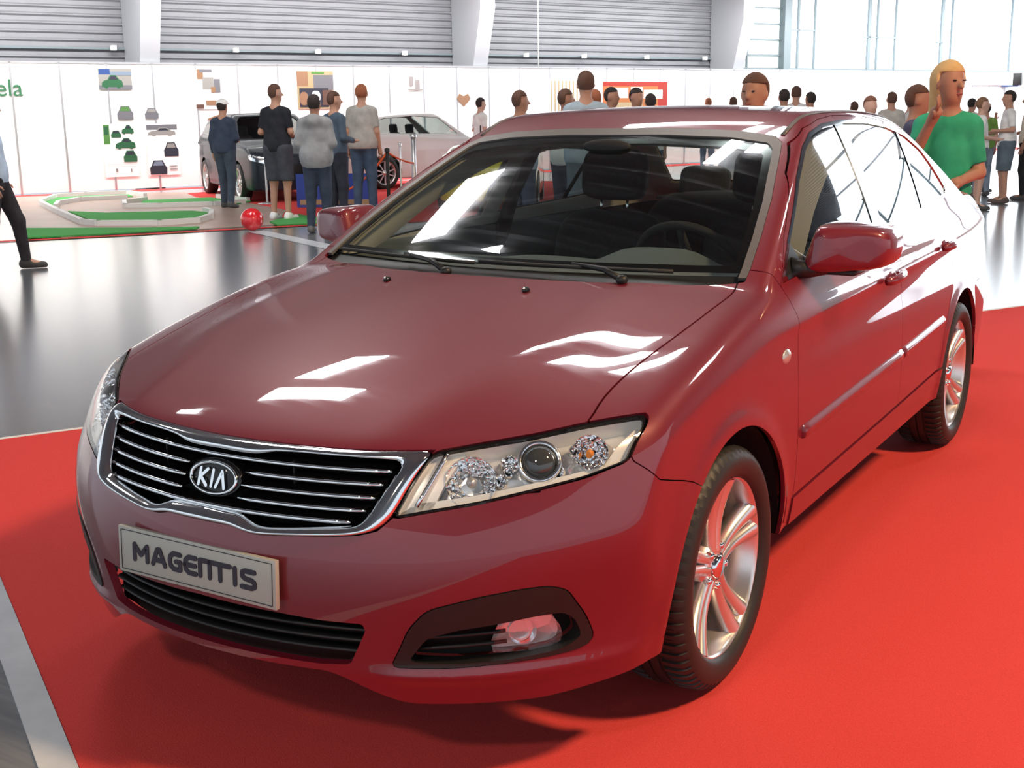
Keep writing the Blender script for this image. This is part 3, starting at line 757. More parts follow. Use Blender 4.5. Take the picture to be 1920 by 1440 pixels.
def posters():
    poster('poster', 'poster photograph of a green car in front of a blue building', 1.82, 2.03, 2.49, 2.44, 'silver',
           [(RC, 'blue', .02, .72, .35, .98), (RC, 'sky', .35, .68, 1, .85), (RC, 'grey', 0, 0, 1, .2), (CAR_SIDE, 'green', .08, .05, .72, .72), (WIN_SIDE, 'dark', .08, .05, .72, .72)])
    sh = [(RC, 'lime', .02, .62, .2, .98), (RC, 'green', .05, .8, .17, .95)]
    for a, b, c, d, P1, P2 in ((.24, .74, .54, .88, CAR_FRONT, WIN_FRONT), (.56, .80, .92, .98, CAR_SIDE, WIN_SIDE), (.34, .52, .94, .74, CAR_SIDE, WIN_SIDE), (.56, .28, .97, .50, CAR_FRONT, WIN_FRONT)):
        sh += [(P1, 'green', a, b, c, d), (P2, 'dark', a, b, c, d)]
    sh += [(RC, 'ink', .05, .235, .95, .24), (RC, 'ink', .3, .10, .36, .16), (RC, 'ink', .74, .09, .78, .15)]
    poster('poster', 'tall white poster sheet with several small green cars', 1.81, .28, 2.50, 1.35, 'white', sh)
    sh = [(RC, 'grey', .02, .88, .98, .98), (CAR_SIDE, 'silver', .06, .76, .92, .93), (WIN_SIDE, 'dark', .06, .76, .92, .93), (CAR_FRONT, 'dark', .52, .36, .98, .64), (WIN_FRONT, 'silver', .52, .36, .98, .64), (CAR_FRONT, 'dark', .04, .02, .58, .30), (WIN_FRONT, 'sky', .04, .02, .58, .30), (RC, 'ink', .66, .1, .9, .12), (RC, 'ink', .66, .16, .9, .18)]
    poster('poster', 'tall white poster sheet with a silver coupe above dark blue cars', 2.70, .28, 3.38, 1.34, 'white', sh)
    poster('cut_out_picture', 'cut-out picture of a green hatchback above the green car sheet', 2.14, 1.43, 2.47, 1.71, None, [(CAR_FRONT, 'grey', 0, 0, 1, 1), (WIN_FRONT, 'lime', 0, 0, 1, 1)], 'picture')
    poster('cut_out_picture', 'cut-out picture of a grey van above the silver coupe sheet', 2.71, 1.44, 3.05, 1.66, None, [(CAR_FRONT, 'grey', 0, 0, .85, 1), (WIN_FRONT, 'silver', 0, 0, .85, 1)], 'picture')
    poster('poster', 'collage poster of orange and grey car interiors left of the man in the cap', 3.82, 1.62, 4.38, 2.44, 'white',
           [(RC, 'tan', .1, .75, .35, 1), (RC, 'grey', .2, .92, .7, 1), (RC, 'silver', .3, .5, .75, .8), (RC, 'grey', .76, .42, 1, .76), (RC, 'tan', .62, .42, .8, .56), (RC, 'tan', .4, .1, .95, .22), (RC, 'brown', 0, .02, .3, .12)])
    poster('poster', 'collage poster of a dark car interior behind the man in the black shirt', 6.17, 1.60, 7.06, 2.42, 'cream',
           [(RC, 'tan', 0, .6, .3, 1), (RC, 'grey', .45, .5, 1, .9), (RC, 'lime', .4, .93, .75, .98), (RC, 'dark', .05, .05, .85, .55), (chaikin([(0, 0), (1, 0), (1, 1), (0, 1)], 2), 'white', .38, .18, .62, .48), (chaikin([(0, 0), (1, 0), (1, 1), (0, 1)], 2), 'tan', .05, .1, .28, .45), (RC, 'brown', .68, .1, .95, .5)])
    poster('small_print', 'small brown and grey printed picture left of the man with the cap', 4.05, 1.25, 4.38, 1.58, None, [([(0, .4), (1, .8), (.8, .3), (.3, 0)], 'tan', 0, .2, 1, 1), ([(0, 0), (1, .9), (.9, .3)], 'brown', .2, 0, 1, .5)], 'picture')
    poster('red_banner', 'orange-red banner with white blocks above the crowd', 14.89, 1.45, 17.14, 2.21, 'red',
           [(RC, 'orange', 0, .05, .85, .85), (RC, 'white', .10, .45, .38, .80), (RC, 'white', .42, .5, .60, .82), (RC, 'white', .62, .42, .92, .72), (RC, 'cream', .05, .05, .6, .3)], 'banner')
    st = [(RC, 'cream', .02+.085*i, .02, .05+.085*i, .98) for i in range(11)]
    poster('striped_panel', 'cream panel with pale vertical stripes left of the red banner', 13.15, 1.45, 14.53, 2.25, 'white', st, 'panel')
    poster('faint_print', 'small grey printed mark high on the white panels behind the white car', 9.0, 2.0, 9.4, 2.35, None, [(RC, 'ink', .1, .3, .35, .9), (RC, 'ink', .5, .1, .8, .7), (RC, 'silver', 0, 0, 1, .1)], 'picture')
    poster('faint_print', 'heart-shaped brown picture on the white panels above the white car', 10.35, 1.62, 10.75, 1.92, None, [([(0, .6), (.2, 1), (.5, .8), (.8, 1), (1, .6), (.5, 0)], 'tan', 0, 0, 1, 1)], 'picture')
    # green lettering "ela"
    cu = bpy.data.curves.new('ela', 'FONT'); cu.body = 'ela'; cu.size = .46; cu.extrude = .004
    o = bpy.data.objects.new('sign_lettering', cu); COL.objects.link(o)
    bpy.context.view_layer.update(); dg = bpy.context.evaluated_depsgraph_get(); me = bpy.data.meshes.new_from_object(o.evaluated_get(dg)); bpy.data.objects.remove(o)
    me.materials.clear(); o = link('sign_lettering', me, None, mat('sign_green', (.03, .13, .06), .5))
    R = Matrix((WD, Vector((0, 0, 1)), WN)).transposed().to_4x4(); R.translation = WA+WD*(-.17)+WN*.016+Vector((0, 0, 1.91)); o.matrix_world = R
    tag(o, 'green lettering reading ela on the white panels at far left', 'sign')
    # black loudspeaker on the partition at the right
    mb = MB(); mb.box(-.14, .14, -.12, .12, 2.12, 2.52, Matrix.Translation(WA+WD*32.6+WN*.5)); sp = mb.build('loudspeaker', M['black'], bevel=.01); tag(sp, 'small black loudspeaker on a bracket high at the right', 'loudspeaker')
    mb = MB(); mb.box(-.26, .26, -.10, .30, 2.08, 2.12, Matrix.Translation(WA+WD*32.6+WN*.24)); mb.build('bracket', PC['blue'], sp)
    # door frame in the partition
    mb = MB(); wbox(mb, 30.6, 30.68, .0, .05, 0, 2.18); wbox(mb, 30.6, 33.6, .0, .05, 2.13, 2.2); tag(mb.build('door_frame', M['alu']), 'pale door frame in the white partition behind the group at right', 'door frame')
posters()
# ---------------------------------------------------------------- the maroon saloon
M['tail'] = mat('tail_lamp_red', (.5, .01, .02), .1, 0, coat=1)
M['amber'] = mat('amber_bulb', (.85, .30, .05), .2)
M['plate'] = mat('plate_silver', (.46, .46, .42), .42, .2)
M['ink'] = mat('letter_black', (.03, .025, .04), .4)
M['disc'] = mat('brake_disc', (.25, .24, .23), .35, 1)
M['silver_plastic'] = mat('silver_plastic', (.55, .55, .54), .3, .6)
def facet_mat(name, scale, strength, col=(.9, .91, .93), rough=.08, metal=.55):
    m = mat(name, col, rough, metal); nt = m.node_tree; b = nt.nodes['Principled BSDF']
    tc = nt.nodes.new('ShaderNodeTexCoord'); v = nt.nodes.new('ShaderNodeTexVoronoi'); v.inputs['Scale'].default_value = scale
    bp = nt.nodes.new('ShaderNodeBump'); bp.inputs['Strength'].default_value = strength; bp.inputs['Distance'].default_value = .02
    nt.links.new(tc.outputs['Object'], v.inputs['Vector']); nt.links.new(v.outputs['Distance'], bp.inputs['Height']); nt.links.new(bp.outputs[0], b.inputs['Normal'])
    return m
M['chrome_flute'] = facet_mat('fluted_chrome', 75, .9, (.95, .95, .95), .06, 1)
M['lampwhite'] = mat('lamp_silver_trim', (.88, .87, .85), .25, .15)
M['facet'] = facet_mat('faceted_reflector', 22, .45, (.88, .88, .88), .22)
M['facet2'] = facet_mat('fluted_reflector', 60, .5, (.9, .9, .9), .12)
car = empty('car'); tag(car, 'large glossy maroon four-door saloon with chrome grille, parked on the near red carpet', 'car')
SH = build_shell(car)
Xs = lambda s: s.V[:, 0]
Ys = lambda s: s.V[:, 1]
Zs = lambda s: s.V[:, 2]
symm = lambda P: np.array(P+[(-x, z) for x, z in P[::-1]])
def stroke(mb, pts, w, to3, t=.003, closed=False):
    """thick polyline lying on a plane: pts are (u, v), to3 maps (u, v, depth) to space"""
    P = [Vector(p) for p in pts]; n = len(P)
    if closed: P = P+[P[0]]
    for a, b in zip(P[:-1], P[1:]):
        d = (b-a); L = d.length
        if L < 1e-6: continue
        d /= L; q = Vector((-d.y, d.x))*w/2
        c = [a+q, a-q, b-q, b+q]
        mb.add([to3(p.x, p.y, 0) for p in c]+[to3(p.x, p.y, t) for p in c], [(0, 1, 2, 3), (7, 6, 5, 4), (0, 4, 5, 1), (1, 5, 6, 2), (2, 6, 7, 3), (3, 7, 4, 0)])
    for p in P:
        k = 8; c = [(p.x+w/2*math.cos(2*math.pi*i/k), p.y+w/2*math.sin(2*math.pi*i/k)) for i in range(k)]
        mb.add([to3(x, y, t*1.01) for x, y in c]+[to3(x, y, 0) for x, y in c], [tuple(range(k))]+[(i, (i+1) % k, k+(i+1) % k, k+i) for i in range(k)])
# --- grille
def build_grille():
    g = SH['grille']
    inner = g.clip(sdf(Xs(g), Zs(g), symm(P_OPEN)))
    # chrome band: a rounded section lofted between the outer and the inner outline
    def resamp(P, anchors, counts):
        P = np.array(P, float); out = []
        idx = [int(np.argmin(((P-np.array(a))**2).sum(1))) for a in anchors]
        for (i, j), n in zip(zip(idx[:-1], idx[1:]), counts):
            Q = P[i:j+1]; L = np.concatenate([[0], np.cumsum(np.linalg.norm(np.diff(Q, axis=0), axis=1))]); t = np.linspace(0, L[-1], n, endpoint=False)
            out.append(np.stack([np.interp(t, L, Q[:, 0]), np.interp(t, L, Q[:, 1])], 1))
        return np.concatenate(out+[P[-1:]])
    cnt = (40, 16, 40)
    po = resamp(P_GRILLE, [(0, .776), (.50, .779), (.437, .626), (0, .604)], cnt); pi = resamp(P_OPEN, [(0, .750), (.449, .757), (.385, .632), (0, .634)], cnt)
    def smooth(P):
        for _ in range(3):
            Q = P.copy(); Q[1:-1] = (P[:-2]+2*P[1:-1]+P[2:])/4; P = Q
        return P
    po = smooth(po); pi = smooth(pi)
    po = np.concatenate([po, po[-2:0:-1]*np.array([-1, 1])]); pi = np.concatenate([pi, pi[-2:0:-1]*np.array([-1, 1])])
    rings = []; prof = [(0, -.004), (.02, .003), (.10, .009), (.25, .0125), (.45, .0125), (.65, .009), (.85, .002), (1.0, -.010), (1.03, -.045)]
    for t, o_ in prof:
        P = po*(1-t)+pi*t; yy = surf_y(P[:, 0], np.clip(P[:, 1], 0, .775)); sl = np.where(P[:, 1] > .775, (P[:, 1]-.775)*1.0, 0)
        rings.append([(x, y+q-o_, z) for (x, z), y, q in zip(P, yy, sl)])
    n = len(po); mb = MB(); mb.add([p for r in rings for p in r], [(i*n+j, i*n+(j+1) % n, (i+1)*n+(j+1) % n, (i+1)*n+j) for i in range(len(prof)-1) for j in range(n)], True)
    gr = tag(mb.build('grille_surround', M['chrome'], car), 'chrome grille surround')
    inner.both().offset(-.055).build('grille_backing', M['void'], gr, 0)
    def bar(z, x0, x1, off=-.012, r=.0052):
        n = max(6, int(abs(x1-x0)/.03)); xs = np.linspace(x0, x1, n); ys = surf_y(xs, z)-off
        mb = MB(); pts = [(a, b, z) for a, b in zip(xs, ys)]
        mb.tube(pts, [r*.5]+[r]*(n-2)+[r*.5], 8, flat=1.0)
        # a thin black blade behind each bright edge
        bk = [(a, b+.004, z+.004) for a, b in zip(xs, ys)]; bk2 = [(a, b+.045, z+.008) for a, b in zip(xs, ys)]
        mb.build('grille_bar', M['chrome'], gr)
        mb = MB(); k = len(bk); vs = bk+bk2+[(a, b, z-.004) for a, b, z in bk]+[(a, b, z-.004) for a, b, z in bk2]
        fs = [(i, i+1, k+i+1, k+i) for i in range(k-1)]+[(2*k+i, 3*k+i, 3*k+i+1, 2*k+i+1) for i in range(k-1)]
        mb.add(vs, fs, True).build('grille_blade', M['gloss_black'], gr)
    for z, xe in ((.738, .430), (.712, .421), (.686, .411), (.660, .399), (.636, .372)):
        if z in (.712, .686, .660):
            bar(z, -xe, -.088); bar(z, .088, xe)
        else: bar(z, -xe, xe)
    for x in (-.20, .20):
        mb = MB(); y = float(surf_y(x, .69)[0]); mb.box(x-.002, x+.002, y+.046, y+.054, .625, .745)
        mb.build('grille_rib', M['black'], gr)
    # emblem
    yc = -.918; zc = .690
    tilt = .36
    def to3(u, v, d): return Vector((u, yc+v*tilt-d, zc+v))
    k = 40; a, b = .070, .0335
    e = MB(); ell = [(a*math.cos(2*math.pi*i/k), b*math.sin(2*math.pi*i/k)) for i in range(k)]
    big = [(1.17*u, 1.24*v) for u, v in ell]
    e.prism(big, lambda u, v: to3(u, v, -.045), lambda u, v: to3(u, v, 0))
    em = e.build('emblem_base', M['gloss_black'], car, bevel=.003)
    r = MB(); r.tube([to3(u, v, .003) for u, v in ell], .0042, 8, closed=True); r.build('emblem_ring', M['chrome'], em)
    t = MB(); h = .0175
    f = lambda pts: stroke(t, pts, .0078, to3, .007)
    f([(-.040, -h), (-.040, h)]); f([(-.018, h), (-.037, 0), (-.016, -h)])
    f([(-.001, -h), (-.001, h)])
    f([(.013, -h), (.026, h), (.039, -h)])
    t.build('emblem_letters', M['chrome'], em)
build_grille()
# --- number plate with the model lettering
def build_plate():
    yc, zc, tl = -.996, .500, .05
    def to3(u, v, d): return Vector((u-.005, yc+v*tl-d, zc+v))
    mb = MB(); w, h = .247, .056
    mb.prism([(-w, -h), (w, -h), (w, h), (-w, h)], lambda u, v: to3(u, v, -.012), lambda u, v: to3(u, v, 0))
    pl = tag(mb.build('number_plate', M['plate'], car, bevel=.0015), 'silver-grey show plate with black lettering')
    b = MB(); stroke(b, [(-w+.010, -h+.008), (w-.010, -h+.008), (w-.010, h-.008), (-w+.010, h-.008)], .0016, to3, .0012, closed=True)
    b.build('plate_border', M['ink'], pl)
    s = MB(); h2 = .0185; W = .0115
    def L(x0, pts): stroke(s, [(x0+u, v*h2) for u, v in pts], W, to3, .0025)
    x = -.192
    L(x, [(0, -1), (0, 1), (.021, -.25), (.042, 1), (.042, -1)]); x += .060
    L(x, [(0, -1), (.016, 1), (.024, 1), (.040, -1)]); L(x, [(.007, -.4), (.034, -.4)]); x += .056
    L(x, [(.034, .95), (.012, 1), (.002, .55), (0, 0), (.002, -.6), (.012, -1), (.034, -1), (.034, 0), (.020, 0)]); x += .049
    L(x, [(.034, 1), (.012, 1), (.002, .55), (0, 0), (.002, -.6), (.012, -1), (.034, -1)]); L(x, [(0, 0), (.032, 0)]); x += .048
    L(x, [(0, -1), (0, 1), (.030, 1), (.030, -1)]); L(x, [(.030, 1), (.092, 1)]); L(x, [(.062, 1), (.062, -1)]); x += .107
    L(x, [(0, -1), (0, 1)]); x += .020
    L(x, [(.038, 1), (.010, 1), (.002, .8), (.002, .3), (.010, .05), (.030, -.05), (.038, -.3), (.038, -.8), (.030, -1), (0, -1)])
    s.build('plate_lettering', M['ink'], pl)
build_plate()
# --- lower grille
def build_low():
    lo = SH['low']
    b = lo.both().offset(-.06).build('lower_grille', M['void'], car, 0)
    mb = MB(); xs = np.linspace(-.46, .46, 20); ys = surf_y(np.clip(xs, -.44, .44), .37)+.075; k = 20
    mb.add([(a, c, .27) for a, c in zip(xs, ys)]+[(a, c, .47) for a, c in zip(xs, ys)], [(i, i+1, k+i+1, k+i) for i in range(k-1)]).build('grille_backing', M['void'], b)
    for z, xe in ((.338, .385), (.365, .393), (.392, .400)):
        xs = np.linspace(-xe, xe, 24); ys = surf_y(xs, z)+.026
        mb = MB(); k = len(xs)
        vs = [(a, c, z+.004) for a, c in zip(xs, ys)]+[(a, c-.006, z) for a, c in zip(xs, ys)]+[(a, c, z-.005) for a, c in zip(xs, ys)]+[(a, c+.04, z) for a, c in zip(xs, ys)]
        fs = [(r*k+i, r*k+i+1, ((r+1) % 4)*k+i+1, ((r+1) % 4)*k+i) for r in range(4) for i in range(k-1)]
        mb.add(vs, fs, True).build('lower_grille_slat', M['black'], b)
build_low()
# --- head lamps and fog lamps
P_REC = [(.494, .330), (.537, .389), (.597, .408), (.672, .419), (.724, .428), (.770, .430), (.785, .406), (.791, .360), (.760, .338), (.683, .328), (.582, .326)]
def build_front_lamps(sd):
    q = (lambda s: s) if sd > 0 else (lambda s: s.mirrored())
    la = SH['lamp']; d = sdf(Xs(la), Zs(la), roundc(P_LAMP, .012))
    seal = la.clip(-(d+.005)); lens = la.clip(d+.005)
    hl = tag(q(la.offset(-.052)).build('headlamp', M['facet'], car, 0), 'clear-lens headlamp')
    # side walls of the lamp bowl
    w_ = la.offset(0).both() if False else q(la)
    e = Surf(w_.V, w_.N, w_.T).offset(-.003)
    rimmesh = e.build('lamp_wall', M['lampwhite'], hl, .05)
    # keep only the wall strips of that mesh
    bm = bmesh.new(); bm.from_mesh(rimmesh.data); n = len(w_.T)
    bm.faces.ensure_lookup_table(); bmesh.ops.delete(bm, geom=[f for f in bm.faces[:n]], context='FACES'); bm.to_mesh(rimmesh.data); bm.free()
    q(seal).offset(.001).build('lamp_seal', M['gloss_black'], hl, .01)
    q(lens).offset(.001).build('lens', M['lens'], hl, 0)
    def axis(x, z, depth, out=.0):
        y = float(surf_y(x, z)[0]); g = Gbody(np.array([[x, y, z]]))[0]; nv = Vector(g).normalized()
        nd = (nv*.75+Vector((.25, -1, .05)).normalized()*.25).normalized()
        m = nd.to_track_quat('Z', 'Y').to_matrix().to_4x4(); m.translation = Vector((x, y, z))-nv*depth
        if sd < 0: m = Matrix.Diagonal((-1, 1, 1, 1)) @ m
        return m
    # projector unit
    m = axis(.702, .768, .026); mb = MB()
    mb.lathe([(.047, -.012), (.050, .0), (.046, .006), (.040, .004), (.037, -.004)], 28, m); mb.build('projector_ring', M['reflector'], hl)
    mb = MB(); mb.lathe([(.037, -.006), (.033, .004), (.024, .012), (.012, .017), (.0005, .018)], 28, m); mb.build('projector_lens', M['projector'], hl)
    # main-beam bowl
    m = axis(.594, .727, .022); mb = MB()
    mb.lathe([(.056, .006), (.054, .0), (.046, -.014), (.034, -.024), (.018, -.032), (.0005, -.035)], 28, m); mb.build('main_beam_bowl', M['chrome_flute'], hl)
    mb = MB(); mb.lathe([(.011, -.03), (.012, -.006), (.008, .0), (.0005, .003)], 12, m); mb.build('bulb', M['silver_plastic'], hl)
    # indicator bowl
    m = axis(.786, .776, .022); mb = MB()
    mb.lathe([(.040, .006), (.037, .0), (.028, -.014), (.012, -.024), (.0005, -.026)], 24, m); mb.build('indicator_bowl', M['chrome_flute'], hl)
    mb = MB(); mb.lathe([(.008, -.02), (.009, -.004), (.0005, .002)], 12, m); mb.build('bulb', M['amber'], hl)
    # smooth silver covers at the inner and the outer end of the lamp
    for P_ in ([(.44, .64), (.53, .655), (.560, .79), (.49, .79)], [(.815, .72), (.87, .73), (.87, .84), (.845, .84)], [(.44, .64), (.87, .70), (.87, .752), (.72, .722), (.60, .698), (.50, .684)]):
        cv = la.clip(sdf(Xs(la), Zs(la), roundc(P_, .02)))
        q(cv).offset(-.022).build('lamp_cover', M['lampwhite'], hl, .025)
    # small chrome steps between the bowls
    for (x_, z_, r_) in ((.645, .772, .020), (.648, .728, .016), (.655, .750, .012), (.752, .790, .016), (.745, .742, .018), (.628, .705, .012)):
        m = axis(x_, z_, .034); mb = MB(); mb.lathe([(r_, -.012), (r_, 0), (r_*.75, .005), (r_*.6, -.004), (.0005, -.008)], 16, m); mb.build('lamp_step', M['chrome_flute'], hl)
    # slanted divider between inner cover and bowls
    mb = MB(); p0 = Vector((.525, float(surf_y(.525, .77)[0])+.012, .772)); p1 = Vector((.50, float(surf_y(.50, .67)[0])+.012, .672))
    pts = [p0.lerp(p1, t) for t in np.linspace(0, 1, 6)]
    if sd < 0: pts = [Vector((-p.x, p.y, p.z)) for p in pts]
    mb.tube(pts, .006, 8); mb.build('divider', M['reflector'], hl)
    # fog lamp recess
    fo = SH['fog']; d = sdf(Xs(fo), Zs(fo), roundc(P_REC, .012))
    bez = fo.clip(-d); rec = fo.clip(d)
    bz = tag(q(bez).offset(.003).build('fog_lamp_bezel', M['bezel'], car, .04), 'black plastic fog lamp surround')
    q(rec).offset(-.05).build('recess_back', M['void'], bz, 0)
    for z in (.352, .378):
        xs = np.linspace(.50, .665, 8); ys = surf_y(xs, z)+.025; mb = MB()
        mb.tube([(a*sd, c, z+(a-.5)*.07) for a, c in zip(xs, ys)], .005, 6); mb.build('recess_slat', M['black'], bz)
    PF_ = roundc([(.648, .340), (.659, .372), (.675, .409), (.723, .418), (.755, .416), (.765, .385), (.766, .354), (.755, .343), (.718, .338)], .01)
    d = sdf(Xs(rec), Zs(rec), PF_); fl = rec.clip(d)
    f = q(fl.offset(-.012)).build('fog_lamp', M['lens'], car, .03)
    q(fl.offset(-.038)).build('fog_reflector', M['facet'], f, 0)
    m = axis(.708, .375, .035); mb = MB()
    mb.lathe([(.032, .006), (.028, -.004), (.016, -.014), (.0005, -.016)], 20, m); mb.build('fog_bowl', M['reflector'], f)
M['bezel'] = mat('fog_bezel_black', (.014, .013, .013), .42)
M['projector'] = mat('projector_glass', (.05, .055, .055), .03, 0, coat=1)
for sd in (1, -1): build_front_lamps(sd)
# --- wheels
def make_wheel():
    """axis along +x (outer face), hub at the origin"""
    Mx = Matrix.Rotation(math.pi/2, 4, 'Y')
    R, r_, hw = .3235, .236, .1085
    mb = MB()
    rimf = [(.2415, .080), (.2425, .086), (.239, .0895), (.2345, .088), (.230, .078), (.222, .050), (.214, .020), (.212, -.06), (.225, -.09)]
    mb.lathe(rimf, 64, Mx)
    wheel = mb.build('wheel', M['satin'])
    prof = []
    for rr, h_ in ((.232, .078), (.240, .094), (.252, .104), (.275, .1085), (.290, .106), (.300, .1015), (.308, .096), (.314, .090), (.3185, .082), (.3215, .070), (.3232, .052),
                  (.3236, .036), (.317, .034), (.317, .028), (.3240, .026), (.3240, .003), (.317, .002), (.317, -.002), (.3240, -.003), (.3240, -.026), (.317, -.028), (.317, -.034), (.3236, -.036),
                  (.3232, -.052), (.3215, -.070), (.3185, -.082), (.314, -.09), (.308, -.096), (.296, -.104), (.275, -.1085), (.25, -.104), (.232, -.078)): prof.append((rr, h_))
    ns = 64; sub = (0, .10, .14, .52, .56, .60); ang = [2*math.pi*(k+q)/ns for k in range(ns) for q in sub]; kind = [q in (0, .10) for k in range(ns) for q in sub]
    kind2 = [q == .56 for k in range(ns) for q in sub]
    vs = []
    for rr, h_ in prof:
        cutr = .034 < abs(h_) < .0965 and rr > .3055
        for a_, c1, c2 in zip(ang, kind, kind2):
            r2 = rr-(.0055 if (cutr and c1) else .003 if (cutr and c2 and abs(h_) < .08) else 0)
            tw = a_+h_*.25
            vs.append(Mx @ Vector((r2*math.cos(tw), r2*math.sin(tw), h_)))
    nc = len(ang); t = MB(); t.add(vs, [(i*nc+k, i*nc+(k+1) % nc, (i+1)*nc+(k+1) % nc, (i+1)*nc+k) for i in range(len(prof)-1) for k in range(nc)], True)
    ty = t.build('tyre', M['tyre'], wheel)
    ty.data.set_sharp_from_angle(angle=.6)
    def at(rr, a, x): return Vector((x, rr*math.cos(a), rr*math.sin(a)))
    # five broad paired blades; a long slot parts each pair and opens towards the rim
    for k in range(5):
        a0 = math.radians(90-2+72*k); mb = MB(); n = 11
        for sg in (1, -1):
            rows = []
            for i in range(n):
                u = i/(n-1); rr = .040+u*(.233-.040)
                wi = .009*max(0, u-.22)**.7 if u > .22 else .0           # half width of the slot
                wo = .036-.002*math.sin(math.pi*min(1, u*1.5))+.026*u**2          # outer half width
                cx = .060+.024*u-.012*math.sin(math.pi*u)
                row = []
                for t, dx in ((0, -.034), (0, -.006), (.12, .002), (.40, .006), (.72, .003), (.95, -.007), (1.03, -.034)):
                    w_ = (wi+(wo-wi)*t)*sg; row.append(at(rr, a0+w_/max(rr, .05), cx+dx))
                rows.append(row)
            vs = [p for r in rows for p in r]; m = 7
            mb.add(vs, [(i*m+j, i*m+(j+1) % m, (i+1)*m+(j+1) % m, (i+1)*m+j) for i in range(n-1) for j in range(m)], True)
        mb.build('spoke', M['satin'], wheel)
    mb = MB(); mb.lathe([(.070, .028), (.066, .050), (.052, .060), (.046, .062), (.0005, .060)], 40, Mx); mb.build('hub', M['satin'], wheel)
    mb = MB(); mb.lathe([(.033, .058), (.032, .070), (.026, .075), (.0005, .077)], 32, Mx); mb.build('centre_cap', M['chrome'], wheel)
    for k in range(5):
        a = math.radians(90+8+36+72*k); mb = MB(); m = Matrix.Translation((0, .056*math.cos(a), .056*math.sin(a))) @ Mx
        mb.lathe([(.0105, .045), (.0105, .064), (.008, .070), (.0005, .071)], 12, m); mb.build('wheel_nut', M['chrome'], wheel)
    mb = MB(); mb.lathe([(.055, -.005), (.150, -.005), (.150, -.025), (.055, -.025)], 48, Mx); mb.build('brake_disc', M['disc'], wheel)
    mb = MB(); mb.lathe([(.210, -.02), (.0005, -.035)], 32, Mx); mb.build('wheel_back', M['void'], wheel)
    return wheel
def copy_tree(o, parent=None):
    c = o.copy(); COL.objects.link(c); c.parent = parent
    for ch in list(o.children): copy_tree(ch, c)
    return c
wheel0 = make_wheel()
first = True
for (x, y, rz, dy) in ((.797, 0, 0, 0), (.792, 2.722, 0, 20), (-.797, 0, math.pi, 33), (-.792, 2.722, math.pi, 51)):
    wq = wheel0 if first else copy_tree(wheel0)
    first = False
    wq.parent = car; wq.location = (x, y, .3290); wq.rotation_euler = (math.radians(dy), 0, rz)
# dark liners of the wheel arches and the underside
def build_liners():
    for y0, r in ((.008, .392), (2.725, .402)):
        for sd in (1, -1):
            mb = MB(); n = 20; vs = []
            for i in range(n+1):
                a = math.radians(-3+188*i/n)
                for x in (.45, .885): vs.append((sd*x, y0+r*math.cos(a), .318+r*math.sin(a)))
            fs = [(2*i, 2*i+1, 2*i+3, 2*i+2) for i in range(n)]
            inner = [2*i for i in range(n+1)]
            fs.append(tuple(inner)); mb.add(vs, fs, True); mb.build('arch_liner', M['void'], car)
    mb = MB(); mb.box(-.52, .52, -.62, 3.45, .24, .30); mb.box(-.78, .78, .5, 2.2, .30, .34); mb.build('underbody', M['void'], car)
    mb = MB(); mb.box(-.40, .40, -.74, -.66, .28, .72); mb.build('radiator', M['void'], car)
build_liners()
